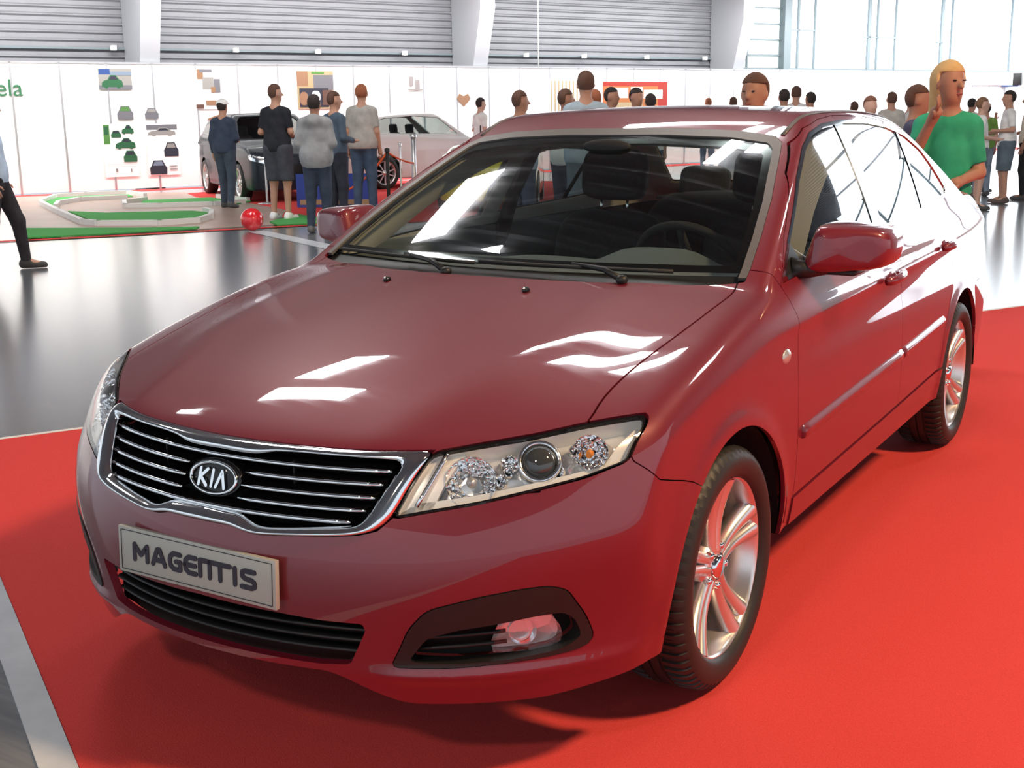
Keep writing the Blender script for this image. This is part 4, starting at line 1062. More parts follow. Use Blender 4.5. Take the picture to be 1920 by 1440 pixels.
# --- side mouldings, handles, repeaters, mirrors
def build_side(sd):
    fd, rd = SH['fd']['fd', sd], SH['fd']['rd', sd]
    def strip(y0, y1, par):
        n = 24; ys = np.linspace(y0, y1, n); zc = .574+(ys-.53)*.031; rows = []
        prof = [(.000, -.020), (.010, -.016), (.013, -.004), (.012, .008), (.006, .017), (.0, .020)]
        for y, z in zip(ys, zc):
            for o, dz in prof: rows.append((sd*(float(surf_x(y, z+dz)[0])+o), y, z+dz))
        m = len(prof); mb = MB()
        mb.add(rows, [(i*m+j, i*m+j+1, (i+1)*m+j+1, (i+1)*m+j) for i in range(n-1) for j in range(m-1)]+[tuple(range(m)), tuple((n-1)*m+j for j in range(m))], False)
        mb.build('side_moulding', M['paint'], par, bevel=.003)
    strip(.525, 1.645, fd); strip(1.668, 2.33, rd)
    for y0, y1, z, par in ((1.385, 1.605, .908, fd), (2.27, 2.46, .935, rd)):
        n = 9; mb = MB(); pts = []; rad = []
        for i in range(n):
            u = i/(n-1); y = y0+(y1-y0)*u; x = float(surf_x(y, z)[0])+.003+.028*math.sin(math.pi*min(max(u, .02), .98))**.45
            pts.append((sd*x, y, z+.008*u)); rad.append(.013 if 0 < i < n-1 else .010)
        mb.tube(pts, rad, 10, flat=1.3)
        tag(mb.build('door_handle', M['paint'], par), 'body-colour door handle')
        mb = MB(); yc = (y0+y1)/2; mb.sphere((sd*(float(surf_x(yc, z)[0])-.004), yc, z), .06, 16, 8, (.16, 1.2, .42)); mb.build('handle_cup', M['paint'], par)
    # repeater lamp on the wing
    yc, zc = .385, .823; x = float(surf_x(yc, zc)[0]); mb = MB()
    mb.sphere((sd*(x-.002), yc, zc), .030, 20, 10, (.35, 1.15, .72)); mb.build('side_repeater', M['silver_plastic'], car)
    # door mirror
    cont = [(.872, 1.158), (.885, 1.163), (.93, 1.162), (1.00, 1.157), (1.050, 1.150), (1.070, 1.138), (1.078, 1.115), (1.078, 1.080), (1.070, 1.048), (1.05, 1.034), (1.0, 1.027), (.93, 1.021), (.86, 1.017), (.835, 1.019), (.832, 1.030), (.846, 1.08), (.862, 1.13)]
    cx = sum(p[0] for p in cont)/len(cont); cz = sum(p[1] for p in cont)/len(cont); vs = []; k = len(cont)
    for (y, s) in ((.668, .50), (.676, .84), (.698, .965), (.745, 1.01), (.80, 1.01), (.845, 1.0), (.862, .98), (.856, .93)):
        for (px, pz) in cont: vs.append((sd*(cx+(px-cx)*s), y+(px-.95)*.28, cz+(pz-cz)*s))
    fs = [(i*k+j, i*k+(j+1) % k, (i+1)*k+(j+1) % k, (i+1)*k+j) for i in range(7) for j in range(k)]+[tuple(range(k))[::-1]]
    mb = MB(); mb.add(vs, fs, True); mm = tag(mb.build('door_mirror', M['paint'], car, sub=1), 'body-colour door mirror')
    mb = MB(); mb.add([(sd*(cx+(px-cx)*.9), .850+(px-.95)*.28, cz+(pz-cz)*.9) for px, pz in cont], [tuple(range(k))]); mb.build('mirror_glass', M['chrome'], mm)
    mb = MB(); xb = float(surf_x(.66, 1.03)[0])
    mb.tube([(sd*(xb-.02), .64, 1.035), (sd*(xb+.03), .67, 1.030), (sd*.90, .74, 1.030), (sd*.94, .77, 1.026)], [.034, .024, .019, .014], 10); mb.build('mirror_stalk', M['black'], mm)
    mb = MB(); mb.box(.86, .985, .715, .82, 1.012, 1.028, Matrix.Diagonal((sd, 1, 1, 1)) @ Matrix.Shear('XY', 4, (0, 0))); mb.build('mirror_underside', M['black'], mm, bevel=.006)
    # roof drip strip
    ys = np.linspace(1.16, 2.62, 30); mb = MB(); pts = []
    for y in ys:
        x = .600-.018*((y-1.8)/1.2)**2; pts.append((sd*x, y, float(surf_z(x, y, 1.7)[0])+.001))
    mb.tube(pts, .009, 6, flat=.4); mb.build('roof_strip', M['seal'], car)
for sd in (1, -1): build_side(sd)
# --- wipers and washer jets
def build_wipers():
    for xa, x1, y1, bl in ((-.10, -.66, .425, .60), (.46, -.05, .335, .62)):
        piv = Vector((xa, .175+.3*xa*xa, 1.030)); tip = Vector(((xa+x1)/2-.02, 0, 0))
        def ws(x, dy): 
            y = .262+.22*x*x+dy; z = 1.019+.43*dy+.012; return Vector((x, y, z))
        b0 = ws(x1, .022); b1 = ws(x1+bl, .010); mid = b0.lerp(b1, .5)
        mb = MB(); mb.tube([piv, piv.lerp(mid, .35)+Vector((0, 0, .02)), mid+Vector((0, 0, .018))], [.010, .009, .006], 8); 
        mb.sphere(piv, .018, 12, 8, (1, 1, .8)); wo = mb.build('wiper_arm', M['black'], car)
        n = 10; mb = MB(); mb.tube([ws(x1+bl*i/n, .022-.012*i/n)+Vector((0, 0, .012)) for i in range(n+1)], .006, 6); mb.build('wiper_blade', M['rubber'], wo)
    for x in (-.232, .252):
        z = float(surf_z(x, .055)[0]); mb = MB(); mb.sphere((x, .058, z+.004), .011, 12, 8, (1, 1.3, .9)); mb.build('washer_jet', M['gloss_black'], car)
        mb = MB(); mb.sphere((x, .048, z+.010), .004, 8, 6); mb.build('jet_nozzle', M['chrome'], car)
build_wipers()
# --- cabin
def cushion(mb, c, sx, sy, sz, tilt=0, n=4):
    """soft box: superellipsoid"""
    vs = []; fs = []; A, B = 20, 12
    rot = Matrix.Rotation(tilt, 3, 'X')
    def pw(v, e): return math.copysign(abs(v)**e, v)
    for i in range(B+1):
        ph = math.pi*(i/B-.5)
        for j in range(A):
            th = 2*math.pi*j/A
            p = Vector((sx*pw(math.cos(ph), .45)*pw(math.cos(th), .45), sy*pw(math.cos(ph), .45)*pw(math.sin(th), .45), sz*pw(math.sin(ph), .45)))
            vs.append(Vector(c)+rot @ p)
    for i in range(B):
        for j in range(A): fs.append((i*A+j, i*A+(j+1) % A, (i+1)*A+(j+1) % A, (i+1)*A+j))
    mb.add(vs, fs, True)
def build_cabin():
    # dashboard with the instrument hump in front of the driver
    nx, ny = 41, 15; vs = []
    for j in range(ny):
        for i in range(nx):
            x = -.74+1.48*i/(nx-1); v = j/(ny-1); y = .27+.20*x*x+v*.56
            z = 1.010+.018*math.sin(min(v*2.2, 1)*math.pi/2)-.10*max(0, v-.72)**1.5*8
            z += .060*math.exp(-((x-.37)/.17)**4)*math.exp(-((v-.66)/.22)**2)
            z += .016*math.exp(-((x-.0)/.16)**4)*math.exp(-((v-.6)/.3)**2)
            z -= .02*(abs(x)/.74)**4
            vs.append((x, y, z-.012))
    fs = [(j*nx+i, j*nx+i+1, (j+1)*nx+i+1, (j+1)*nx+i) for j in range(ny-1) for i in range(nx-1)]
    base = len(vs); vs += [(vs[(ny-1)*nx+i][0], vs[(ny-1)*nx+i][1]-.06, .58) for i in range(nx)]
    fs += [((ny-1)*nx+i, (ny-1)*nx+i+1, base+i+1, base+i) for i in range(nx-1)]
    mb = MB(); mb.add(vs, fs, True); mb.build('dashboard', M['dash'], car)
    # steering wheel
    c = Vector((.36, .96, .975)); n = Vector((0, .42, .9)).normalized(); a = Vector((1, 0, 0)); b = n.cross(a)
    ring = [c+.185*(math.cos(t)*a+math.sin(t)*b) for t in np.linspace(0, 2*math.pi, 40, endpoint=False)]
    # rim leans towards the driver
    nn = Vector((0, .80, .55)).normalized(); b = nn.cross(a)
    ring = [c+.185*(math.cos(t)*a+math.sin(t)*b) for t in np.linspace(0, 2*math.pi, 40, endpoint=False)]
    mb = MB(); mb.tube(ring, .015, 10, closed=True); st = mb.build('steering_wheel', M['liner'], car)
    mb = MB()
    for t in (0, math.pi, -math.pi/2): mb.tube([c, c+.18*(math.cos(t)*a+math.sin(t)*b)], [.024, .012], 8)
    mb.sphere(c, .06, 16, 10, (1, .6, .9)); mb.build('steering_boss', M['liner'], st)
    for x in (-.335, .335):
        mb = MB(); cushion(mb, (x, 1.36, .52), .25, .27, .09, .12); s = mb.build('front_seat', M['seat'], car)
        mb = MB(); cushion(mb, (x, 1.70, .83), .245, .075, .265, -.28); mb.build('seat_back', M['seat'], s)
        mb = MB(); cushion(mb, (x, 1.775, 1.235), .140, .058, .105, -.18); mb.build('headrest', M['seat'], s)
        mb = MB()
        for dx in (-.06, .06): mb.tube([(x+dx, 1.765, 1.05), (x+dx, 1.77, 1.16)], .006, 8)
        mb.build('headrest_post', M['chrome'], s)
    mb = MB(); cushion(mb, (0, 2.30, .56), .62, .28, .10, .08); rs = mb.build('rear_seat', M['seat'], car)
    mb = MB(); cushion(mb, (0, 2.66, .85), .62, .09, .27, -.35); mb.build('seat_back', M['seat'], rs)
    for x in (-.36, 0, .36):
        mb = MB(); cushion(mb, (x, 2.80, 1.14), .125, .05, .085, -.2); mb.build('headrest', M['seat'], rs)
    mb = MB(); mb.box(-.62, .62, 2.80, 3.20, 1.06, 1.075); mb.build('parcel_shelf', M['liner'], car)
    mb = MB(); mb.box(-.78, .78, .45, 3.0, .28, .31); mb.box(-.16, .16, .9, 1.7, .3, .62); mb.build('cabin_floor', M['liner'], car)
    # door cards with grey sill line
    for sd in (1, -1):
        mb = MB(); mb.box(sd*.79, sd*.815, .55, 2.55, .35, 1.035); mb.build('door_card', M['dash'], car, bevel=.008)
        mb = MB(); mb.box(sd*.715, sd*.735, 1.60, 1.69, .95, 1.30, Matrix.Identity(4)); 
    for sd in (1, -1):
        mb = MB(); mb.tube([(sd*.80, 1.60, .96), (sd*.755, 1.64, 1.15), (sd*.66, 1.70, 1.38)], [.055, .05, .05], 8, flat=.35); mb.build('pillar_trim', M['liner'], car)
    # broad pale trim along the inside of the screen pillar and the roof edge
    A_ = [(.50, 1.01), (.60, 1.08), (.80, 1.20), (.94, 1.284), (1.12, 1.372), (1.28, 1.424), (1.42, 1.44), (1.65, 1.452), (1.95, 1.447), (2.2, 1.427), (2.42, 1.388), (2.55, 1.34)]
    B_ = [(.76, 1.01), (.80, 1.035), (.94, 1.11), (1.05, 1.165), (1.18, 1.218), (1.30, 1.262), (1.42, 1.294), (1.66, 1.328), (1.95, 1.335), (2.2, 1.32), (2.38, 1.29), (2.46, 1.25)]
    for sd in (1, -1):
        mb = MB(); vs = []
        for (ya, za), (yb, zb_) in zip(A_, B_):
            for t in (0, .35, .7, 1):
                y_ = ya+(yb-ya)*t; z_ = za+(zb_-za)*t; vs.append((sd*(float(surf_x(y_, z_)[0])-.040-.02*math.sin(math.pi*t)), y_, z_))
        mb.add(vs, [(4*i+j, 4*i+j+1, 4*i+5+j, 4*i+4+j) for i in range(len(A_)-1) for j in range(3)], True); mb.build('pillar_trim', M['headliner'], car)
    mb = MB(); mb.sphere((.02, 1.0, 1.375), .05, 16, 10, (1.9, .4, .5)); mb.build('interior_mirror', M['liner'], car)
build_cabin()
# ---------------------------------------------------------------- other show cars, stands and props in the background
def show_car(name, label, loc, heading, scale, paint, cat='car', low=False, lamps=True, h=.04):
    """compact car: a coarser sweep of a body form with its own windows, lamps and wheels; nose at -y"""
    def F(x, y, z):
        ax = np.abs(x); side = ax-(.88-.10*((y-1.3)/2.0)**4-.10*np.clip(.45-z, 0, 1)**2*4-.06*np.clip(z-.75, 0, 1)*2)
        top = z-(.93+.07*sstep(-.8, .6, y)+.10*sstep(.4, 2.2, y)-.16*sstep(-.3, -.95, y)-.05*ax**2)
        fr = (-.88+.30*ax**2+.05*(z-.5)**2*4)-y; re = y-(3.35-.25*ax**2-.10*(z-.6)**2)
        f = smax(smax(smax(side, top, .12), fr, .14), re, .14)
        zz = z-1.0; xg = .80-.42*zz
        if low: return smax(f, .2-z, .03)
        g = smax(ax-xg, z-(1.47-.055*(y-1.5)**2*(1 if True else 0)-.05*ax**2), .10)
        g = smax(g, ((.35+1.6*(z-.98)+.2*ax**2)-y)*.5, .06); g = smax(g, (y-(3.25-.75*(z-.95)-.15*ax**2))*.75, .08); g = smax(g, .9-z, .03)
        return smax(smin(f, g, .04), .2-z, .03)
    X = np.arange(-.06, 1.0, h); Y = np.arange(-1.1, 3.6, h); Z = np.arange(.1, 1.6, h)
    G = np.meshgrid(X, Y, Z, indexing='ij'); A = F(*G); V, Fq = nets(A, X, Y, Z, h)
    e = 1e-4
    def grad(V):
        x, y, z = V.T; return np.stack([F(x+e, y, z)-F(x-e, y, z), F(x, y+e, z)-F(x, y-e, z), F(x, y, z+e)-F(x, y, z-e)], 1)/(2*e)
    for _ in range(3):
        g = grad(V); V = V-g*(F(*V.T)/np.maximum((g*g).sum(1), 1e-6))[:, None]
    N = grad(V); N /= np.linalg.norm(N, axis=1)[:, None]
    S = Surf(V, N, np.concatenate([Fq[:, [0, 1, 2]], Fq[:, [0, 2, 3]]])).clip(-V[:, 0]); S.V[np.abs(S.V[:, 0]) < 1e-3, 0] = 0
    root = empty(name, loc, heading); root.scale = scale; tag(root, label, cat, 'show cars at the back')
    for y0 in (0, 2.5): S = S.clip(np.where(S.V[:, 0] > .5, .37-np.sqrt((S.V[:, 1]-y0)**2+(S.V[:, 2]-.31)**2), -9))
    if not low:
        d = np.maximum(sdf(S.V[:, 1], S.V[:, 2], [(.72, 1.03), (1.12, 1.36), (1.7, 1.40), (2.4, 1.36), (2.95, 1.20), (3.02, 1.10), (2.2, 1.07)]), .45-S.V[:, 0]); gl, S = S.clip(d), S.clip(-d)
        gl.both().build('side_windows', M['side_glass'], root, 0)
        d = np.maximum(sdf(S.V[:, 0], S.V[:, 2], [(-.1, 1.02), (.66, 1.03), (.56, 1.34), (.5, 1.40), (-.1, 1.42)]), S.V[:, 1]-1.4); gl, S = S.clip(d), S.clip(-d)
        gl.both().build('windscreen', M['glass'], root, 0)
    d = np.maximum(sdf(S.V[:, 0], S.V[:, 2], [(-.1, .62), (.33, .60), (.30, .50), (-.1, .48)]), S.V[:, 1]+.4); gr, S = S.clip(d), S.clip(-d)
    gr.both().build('grille', M['black'], root, 0)
    d = np.maximum(sdf(S.V[:, 0], S.V[:, 2], [(.42, .60), (.80, .70), (.80, .80), (.50, .72)]), S.V[:, 1]+.2); la, S = S.clip(d), S.clip(-d)
    for q in (la, la.mirrored()): q.build('headlamp', M['reflector'], root, 0)
    S.both().build('body', paint, root, .02)
    mb = MB(); mb.box(-.55, .55, -.6, 3.1, .22, .5); mb.build('underbody', M['void'], root)
    if not low:
        mb = MB()
        for x in (-.33, .33):
            cushion(mb, (x, 1.55, .80), .22, .08, .28, -.2)
            cushion(mb, (x, 1.62, 1.15), .12, .05, .09, -.1)
        mb.build('seats', M['liner'], root)
    for x, y, rz in ((.77, 0, 0), (.77, 2.5, 0), (-.77, 0, math.pi), (-.77, 2.5, math.pi)):
        w_ = copy_tree(SIMPLE_WHEEL, root); w_.location = (x, y, .315); w_.rotation_euler = (0, 0, rz)
    return root
def simple_wheel():
    Mx = Matrix.Rotation(math.pi/2, 4, 'Y'); mb = MB()
    mb.lathe([(.225, -.09), (.225, .06), (.240, .085), (.228, .088), (.215, .06), (.20, .03), (.20, 0)], 32, Mx)
    w_ = mb.build('wheel', M['satin'])
    mb = MB(); mb.lathe([(.225, -.09), (.29, -.10), (.318, -.07), (.318, .07), (.29, .10), (.225, .085)], 32, Mx); mb.build('tyre', M['tyre'], w_)
    for k in range(10):
        m = Matrix.Rotation(2*math.pi*k/10, 4, 'X'); mb = MB(); mb.box(.03, .062, -.012, .012, .03, .225, m); mb.build('spoke', M['satin'], w_)
    mb = MB(); mb.lathe([(.055, .02), (.05, .07), (.0005, .072)], 16, Mx); mb.build('hub', M['satin'], w_)
    mb = MB(); mb.lathe([(.205, .0), (.0005, .0)], 24, Mx); mb.build('wheel_back', M['void'], w_)
    return w_
SIMPLE_WHEEL = simple_wheel()
P_DARK = mat('paint_dark_blue', (.010, .018, .030), .35, .1, coat=.2)
P_WHITE = mat('paint_white', (.85, .85, .83), .25, coat=1)
P_YEL = mat('paint_yellow', (.85, .72, .02), .25, coat=1)
def backdrop_cars():
    # dark hatchback: right-hand wheels face the camera, nose to the lower right
    d = Vector((-13.5+15.78, 13.29-14.72)).normalized(); rz = math.atan2(d.x, -d.y)
    side = Vector((d.y, -d.x))  # towards the camera
    f = Vector((-13.5, 13.29)); c = f-Vector((-math.cos(rz), -math.sin(rz)))*0
    rt = Vector((math.cos(rz), math.sin(rz))); s = -1 if rt.dot(Vector((1.99+13.5, -2.84-13.3))) < 0 else 1
    c = f-rt*s*.80
    show_car('show_car', 'dark blue-black hatchback show car on the far red carpet, behind the rope', (c.x, c.y, 0), rz, (1, 1.02, 1.04), P_DARK)
    # white car: parked along the partition
    f = Vector((-13.07, 16.88)); d = WD.to_2d(); rz = math.atan2(d.x, -d.y); rt = Vector((math.cos(rz), math.sin(rz))); s = -1 if rt.dot(Vector((15, -20))) < 0 else 1
    c = f-rt*s*.80+d*2.5
    show_car('show_car', 'white hatchback show car parked along the white partitions', (c.x, c.y, 0), rz, (1, 1, 1.02), P_WHITE)
    show_car('open_car', 'low bright yellow open show car seen through the windscreen', (-8.35, 13.35, 0), math.radians(28), (.9, .8, .88), P_YEL, low=True)
    for o in list(SIMPLE_WHEEL.children)+[SIMPLE_WHEEL]: bpy.data.objects.remove(o)
    bpy.context.view_layer.update()
backdrop_cars()
def props():
    silver = M['alu']
    lab = ['slim pale barrier post left of the person in the black T-shirt', 'black barrier post left of the pale grey T-shirt', 'black barrier post with orange rope right of the pale grey T-shirt', 'thin pale barrier post beside the black one with the rope', 'thick grey barrier post in front of the white show car']
    posts = []
    for (x, y, hh, r, m), l in zip(((-12.6, 12.95, .98, .018, silver), (-10.3, 12.15, .95, .025, M['black']), (-9.75, 12.62, .95, .028, M['black']), (-10.3, 13.7, 1.0, .018, silver), (-10.9, 14.9, 1.12, .045, silver)), lab):
        e = empty('barrier_post', (x, y, 0)); tag(e, l, 'barrier post', 'barrier posts round the show cars')
        mb = MB(); mb.lathe([(r, .02), (r, hh), (.0005, hh+.01)], 12); mb.build('pole', m, e)
        mb = MB(); mb.lathe([(.16, 0), (.16, .012), (.04, .03), (.0005, .03)], 20); mb.build('base', m, e)
        mb = MB(); mb.lathe([(r*1.5, hh-.05), (r*1.5, hh), (.0005, hh+.02)], 12); mb.build('post_cap', m, e)
    def rope(a, b, sag, name, label):
        mb = MB(); a = Vector(a); b = Vector(b); mb.tube([a.lerp(b, t)-Vector((0, 0, sag*4*t*(1-t))) for t in np.linspace(0, 1, 12)], .016, 6)
        tag(mb.build(name, mat('orange_rope', (.85, .16, .05), .6)), label, 'rope', 'orange barrier ropes')
    rope((-9.75, 12.62, .90), (-10.9, 14.9, .62), .03, 'barrier_rope', 'orange rope running from the black post to the thick grey post')
    rope((-9.75, 12.62, .90), (-10.3, 12.15, .30), .1, 'barrier_rope', 'orange rope sloping down between the two black posts')
    # blue banner low behind the boy in grey
    mb = MB(); m = Matrix.Translation((-10.9, 12.6, 0)) @ Matrix.Rotation(math.radians(31.6), 4, 'Z'); mb.box(-.55, .75, -.01, .01, .02, .55, m)
    bn = mb.build('low_banner', mat('banner_blue', (.03, .07, .35), .5)); tag(bn, 'low blue banner with a yellow strip on the far carpet', 'banner')
    mb = MB(); mb.box(-.50, .70, -.016, -.010, .06, .14, m); mb.build('yellow_strip', PC['cream'], bn)
    # black case with a pole and a tall dark post with red disc panel near the white car
    mb = MB(); m = Matrix.Translation((-10.2, 16.0, 0)) @ Matrix.Rotation(math.radians(31.6), 4, 'Z'); mb.box(-.26, .26, -.1, .1, .42, .92, m); e = mb.build('display_case', M['black'], bevel=.01); tag(e, 'black display box on a stand in front of the white show car', 'display box')
    mb = MB(); mb.box(-.02, .02, -.02, .02, 0, .42, m); mb.build('leg', M['black'], e)
    mb = MB(); mb.box(-.012, .012, -.012, .012, .92, 1.25, m); mb.build('antenna', M['black'], e)
    m = Matrix.Translation((-9.65, 16.69, 0)) @ Matrix.Rotation(math.radians(31.6), 4, 'Z')
    mb = MB(); mb.box(-.05, .05, -.05, .05, 0, 1.45, m); e = mb.build('display_stand', M['black']); tag(e, 'dark upright of a red and white display stand beside the windscreen', 'display stand')
    mb = MB(); mb.box(.05, .85, -.02, .02, .95, 1.22, m); mb.build('white_board', PC['white'], e)
    mb = MB(); mb.box(.05, .85, -.025, .025, 1.22, 1.27, m); mb.build('red_edge', PC['red'], e)
    mb = MB(); mb.prism([(.16*math.cos(t), .16*math.sin(t)) for t in np.linspace(0, 2*math.pi, 24, endpoint=False)], lambda u, v: m @ Vector((.42+u, -.03, 1.0+v)), lambda u, v: m @ Vector((.42+u, -.022, 1.0+v))); mb.build('red_disc', PC['red'], e)
props()
# ---------------------------------------------------------------- people: one continuous skin each, with clothes and hair as parts
SKIN = [mat('skin_a', (.55, .30, .21), .55), mat('skin_b', (.42, .21, .14), .55), mat('skin_c', (.66, .40, .31), .55)]
CLOTH = {}
def cloth(c):
    if c not in CLOTH: CLOTH[c] = noise_mat('cloth_%d' % len(CLOTH), c, tuple(min(1, v*1.35+.01) for v in c), 9, .9)
    return CLOTH[c]
def cap_d(P, a, b, ra, rb):
    a = np.array(a, np.float32); b = np.array(b, np.float32); ab = b-a; L = max(float(ab@ab), 1e-9)
    t = np.clip(((P-a)@ab)/L, 0, 1); q = P-(a+t[..., None]*ab)
    return np.sqrt((q*q).sum(-1))-(ra+(rb-ra)*t)
def ell_d(P, c, r, rot=None):
    q = P-np.array(c, np.float32)
    if rot is not None: q = q @ rot
    k = np.sqrt(((q/np.array(r))**2).sum(-1)); return (k-1)*min(r)
def smn(a, b, k=.03):
    h = np.clip(k-np.abs(a-b), 0, None)/k; return np.minimum(a, b)-h*h*k/4
def net_obj(fn, lo, hi, h, name, m, parent, clipfn=None):
    X = np.arange(lo[0], hi[0], h); Y = np.arange(lo[1], hi[1], h); Z = np.arange(lo[2], hi[2], h)
    G = np.stack(np.meshgrid(X, Y, Z, indexing='ij'), -1).astype(np.float32)
    A = fn(G); V, F = nets(A, X, Y, Z, h)
    me = bpy.data.meshes.new(name); me.from_pydata(V.tolist(), [], F.tolist())
    for p in me.polygons: p.use_smooth = True
    me.update()
    return link(name, me, parent, m)
def person(label, loc, ang, H, top=(.5, .5, .5), legs=(.05, .06, .1), hair=(.04, .025, .018), skin=0, sleeve='short', shorts=False, arms='down', stride=0, long_hair=False,
           cap=None, hood=False, h=.019, lean=0, shoes=(.08, .08, .08), fat=1.0, beard=False, wide=False, bag=None, headturn=0, slim=1.0, z=0, group='visitors walking and standing in the hall', cat='person'):
    k = H/1.75
    def S(x, y, z): return (x*k*slim, (y+lean*max(0, z-.9)*.5)*k, z*k)
    hip = [S(-.085, 0, .93), S(.085, 0, .93)]
    kn = [S(-.10, .03+stride*.22, .50), S(.10, .03-stride*.12, .50)]
    an = [S(-.11, stride*.34, .08), S(.11, -stride*.42-.0, .08+abs(stride)*.10)]
    toe = [S(-.125, .17+stride*.34, .03), S(.125, .17-stride*.42, .03+abs(stride)*.02)]
    sh = [S(-.158, -.01, 1.40), S(.158, -.01, 1.40)]
    if arms == 'down': el = [S(-.215, -.03, 1.13), S(.215, -.03, 1.13)]; wr = [S(-.225, .04, .89), S(.225, .04, .89)]
    elif arms == 'front': el = [S(-.225, -.03, 1.15), S(.225, -.03, 1.15)]; wr = [S(-.09, .20, 1.14), S(.09, .22, 1.11)]
    elif arms == 'raised': el = [S(-.225, -.02, 1.14), S(.22, .12, 1.22)]; wr = [S(-.10, .21, 1.10), S(.10, .22, 1.44)]
    elif arms == 'one': el = [S(-.215, -.03, 1.13), S(.225, .0, 1.14)]; wr = [S(-.225, .04, .89), S(.10, .22, 1.09)]
    elif arms == 'hips': el = [S(-.33, -.08, 1.17), S(.33, -.08, 1.17)]; wr = [S(-.17, .03, 1.03), S(.17, .03, 1.03)]
    root = empty('person', (loc[0], loc[1], z), math.radians(31.6-ang))
    tag(root, label, cat, group)
    hc = S(0, .015, 1.635); nk0 = S(0, -.015, 1.42); nk1 = S(0, .0, 1.53)
    ht = math.radians(headturn); fx, fy = math.sin(ht), math.cos(ht)
    def hp(x, y, z): return (hc[0]+(x*fy+y*fx)*k, hc[1]+(y*fy-x*fx)*k, hc[2]+z*k)
    def torso(P, g=0):
        f = fat; d = ell_d(P, S(0, .0, 1.23), (.160*k*f*slim+g, .105*k*f+g, .25*k+g))
        d = smn(d, ell_d(P, S(0, 0, .98), (.158*k*f*slim+g, .108*k*f+g, .16*k+g)), .08)
        d = smn(d, cap_d(P, sh[0], sh[1], .046*k+g, .046*k+g), .06)
        d = smn(d, cap_d(P, S(-.10, -.01, 1.41), S(.10, -.01, 1.41), .05*k+g, .05*k+g), .05)
        return d
    def leg(P, i, g=0, z0=0):
        d = smn(cap_d(P, hip[i], kn[i], (.088+g)*k, (.056+g)*k), cap_d(P, kn[i], an[i], (.054+g)*k, (.036+g*.9)*k), .03)
        return d
    def arm(P, i, g=0, full=True):
        d = cap_d(P, sh[i], el[i], (.046+g)*k, (.036+g)*k)
        if full: d = smn(d, cap_d(P, el[i], wr[i], (.037+g)*k, (.026+g)*k), .02)
        return d
    def hand_c(i):
        w_ = Vector(wr[i]); e = Vector(el[i]); d = (w_-e).normalized(); return w_+d*.05*k, d
    def body(P):
        d = torso(P); d = smn(d, cap_d(P, nk0, nk1, .055*k, .052*k), .05)
        d = smn(d, ell_d(P, hp(0, 0, .012), (.076*k, .093*k, .108*k)), .03)
        d = smn(d, ell_d(P, hp(0, .022, -.062), (.052*k, .062*k, .058*k)), .03)          # jaw
        d = smn(d, cap_d(P, hp(0, .088, .015), hp(0, .108, -.018), .010*k, .016*k), .012)  # nose
        for s in (-1, 1):
            d = smn(d, ell_d(P, hp(s*.080, -.002, -.005), (.012*k, .022*k, .032*k)), .008)   # ears
            d = -smn(-d, ell_d(P, hp(s*.032, .098, .018), (.016*k, .012*k, .010*k)), .01)  # eye sockets
        for i in (0, 1):
            d = smn(d, leg(P, i), .04); d = smn(d, arm(P, i), .03)
            hcn, dr = hand_c(i); d = smn(d, cap_d(P, wr[i], tuple(hcn), .026*k, .036*k), .02)
            d = smn(d, cap_d(P, an[i], toe[i], .036*k, .030*k), .03)
        return d
    lo = (-.46*k, -.52*k, -.01); hi = (.46*k, .62*k, 1.80*k)
    if not stride: lo = (-.46*k, -.24*k, -.01); hi = (.46*k, (.42 if not lean else .55)*k, 1.80*k)
    o = net_obj(body, lo, hi, h, 'body', SKIN[skin], root)
    # fingers and thumb grow out of the palm
    mb = MB()
    for i in (0, 1):
        c, d = hand_c(i); sd = -1 if i == 0 else 1
        side = Vector((0, 1, 0)) if abs(d.y) < .7 else Vector((1, 0, 0)); side = (side-d*side.dot(d)).normalized(); pal = d.cross(side).normalized()*(-sd)
        for q, ln in enumerate((.070, .078, .072, .056)):
            b0 = c+side*(.027-.018*q)*k+d*.022*k; mb.tube([b0, b0+(d*.55*ln+pal*.010)*k, b0+(d*ln*.95+pal*.030)*k], [.0095*k, .009*k, .007*k], 6)
        b0 = c+side*.030*k-d*.02*k; mb.tube([b0, b0+(side*.03+d*.02)*k, b0+(side*.038+d*.05+pal*.01)*k], [.012*k, .010*k, .008*k], 6)
    bm = bmesh.new(); bm.from_mesh(o.data); t_ = bpy.data.meshes.new('t'); t_.from_pydata([tuple(v) for v in mb.v], [], mb.f); bm.from_mesh(t_); bm.to_mesh(o.data); bm.free(); bpy.data.meshes.remove(t_)
    for p in o.data.polygons: p.use_smooth = True
    # eyes and mouth, inlaid in the same skin mesh
    if h < .017:
        o.data.materials.append(cloth((.03, .02, .02))); o.data.materials.append(cloth((.30, .08, .07)))
        mb = MB(); n0 = len(o.data.polygons)
        for s_ in (-1, 1): mb.sphere(hp(s_*.032, .088, .018), .009*k, 10, 6, (1.3, .6, .55))
        mb.sphere(hp(0, .088, -.058), .016*k, 10, 6, (1.4, .5, .35)); nf = len(mb.f)
        bm = bmesh.new(); bm.from_mesh(o.data); t_ = bpy.data.meshes.new('t'); t_.from_pydata([tuple(v) for v in mb.v], [], mb.f); bm.from_mesh(t_); bm.to_mesh(o.data); bm.free()
        for i_, p in enumerate(o.data.polygons):
            if i_ >= n0: p.material_index = 1 if i_ < n0+nf*2//3 else 2
            p.use_smooth = True
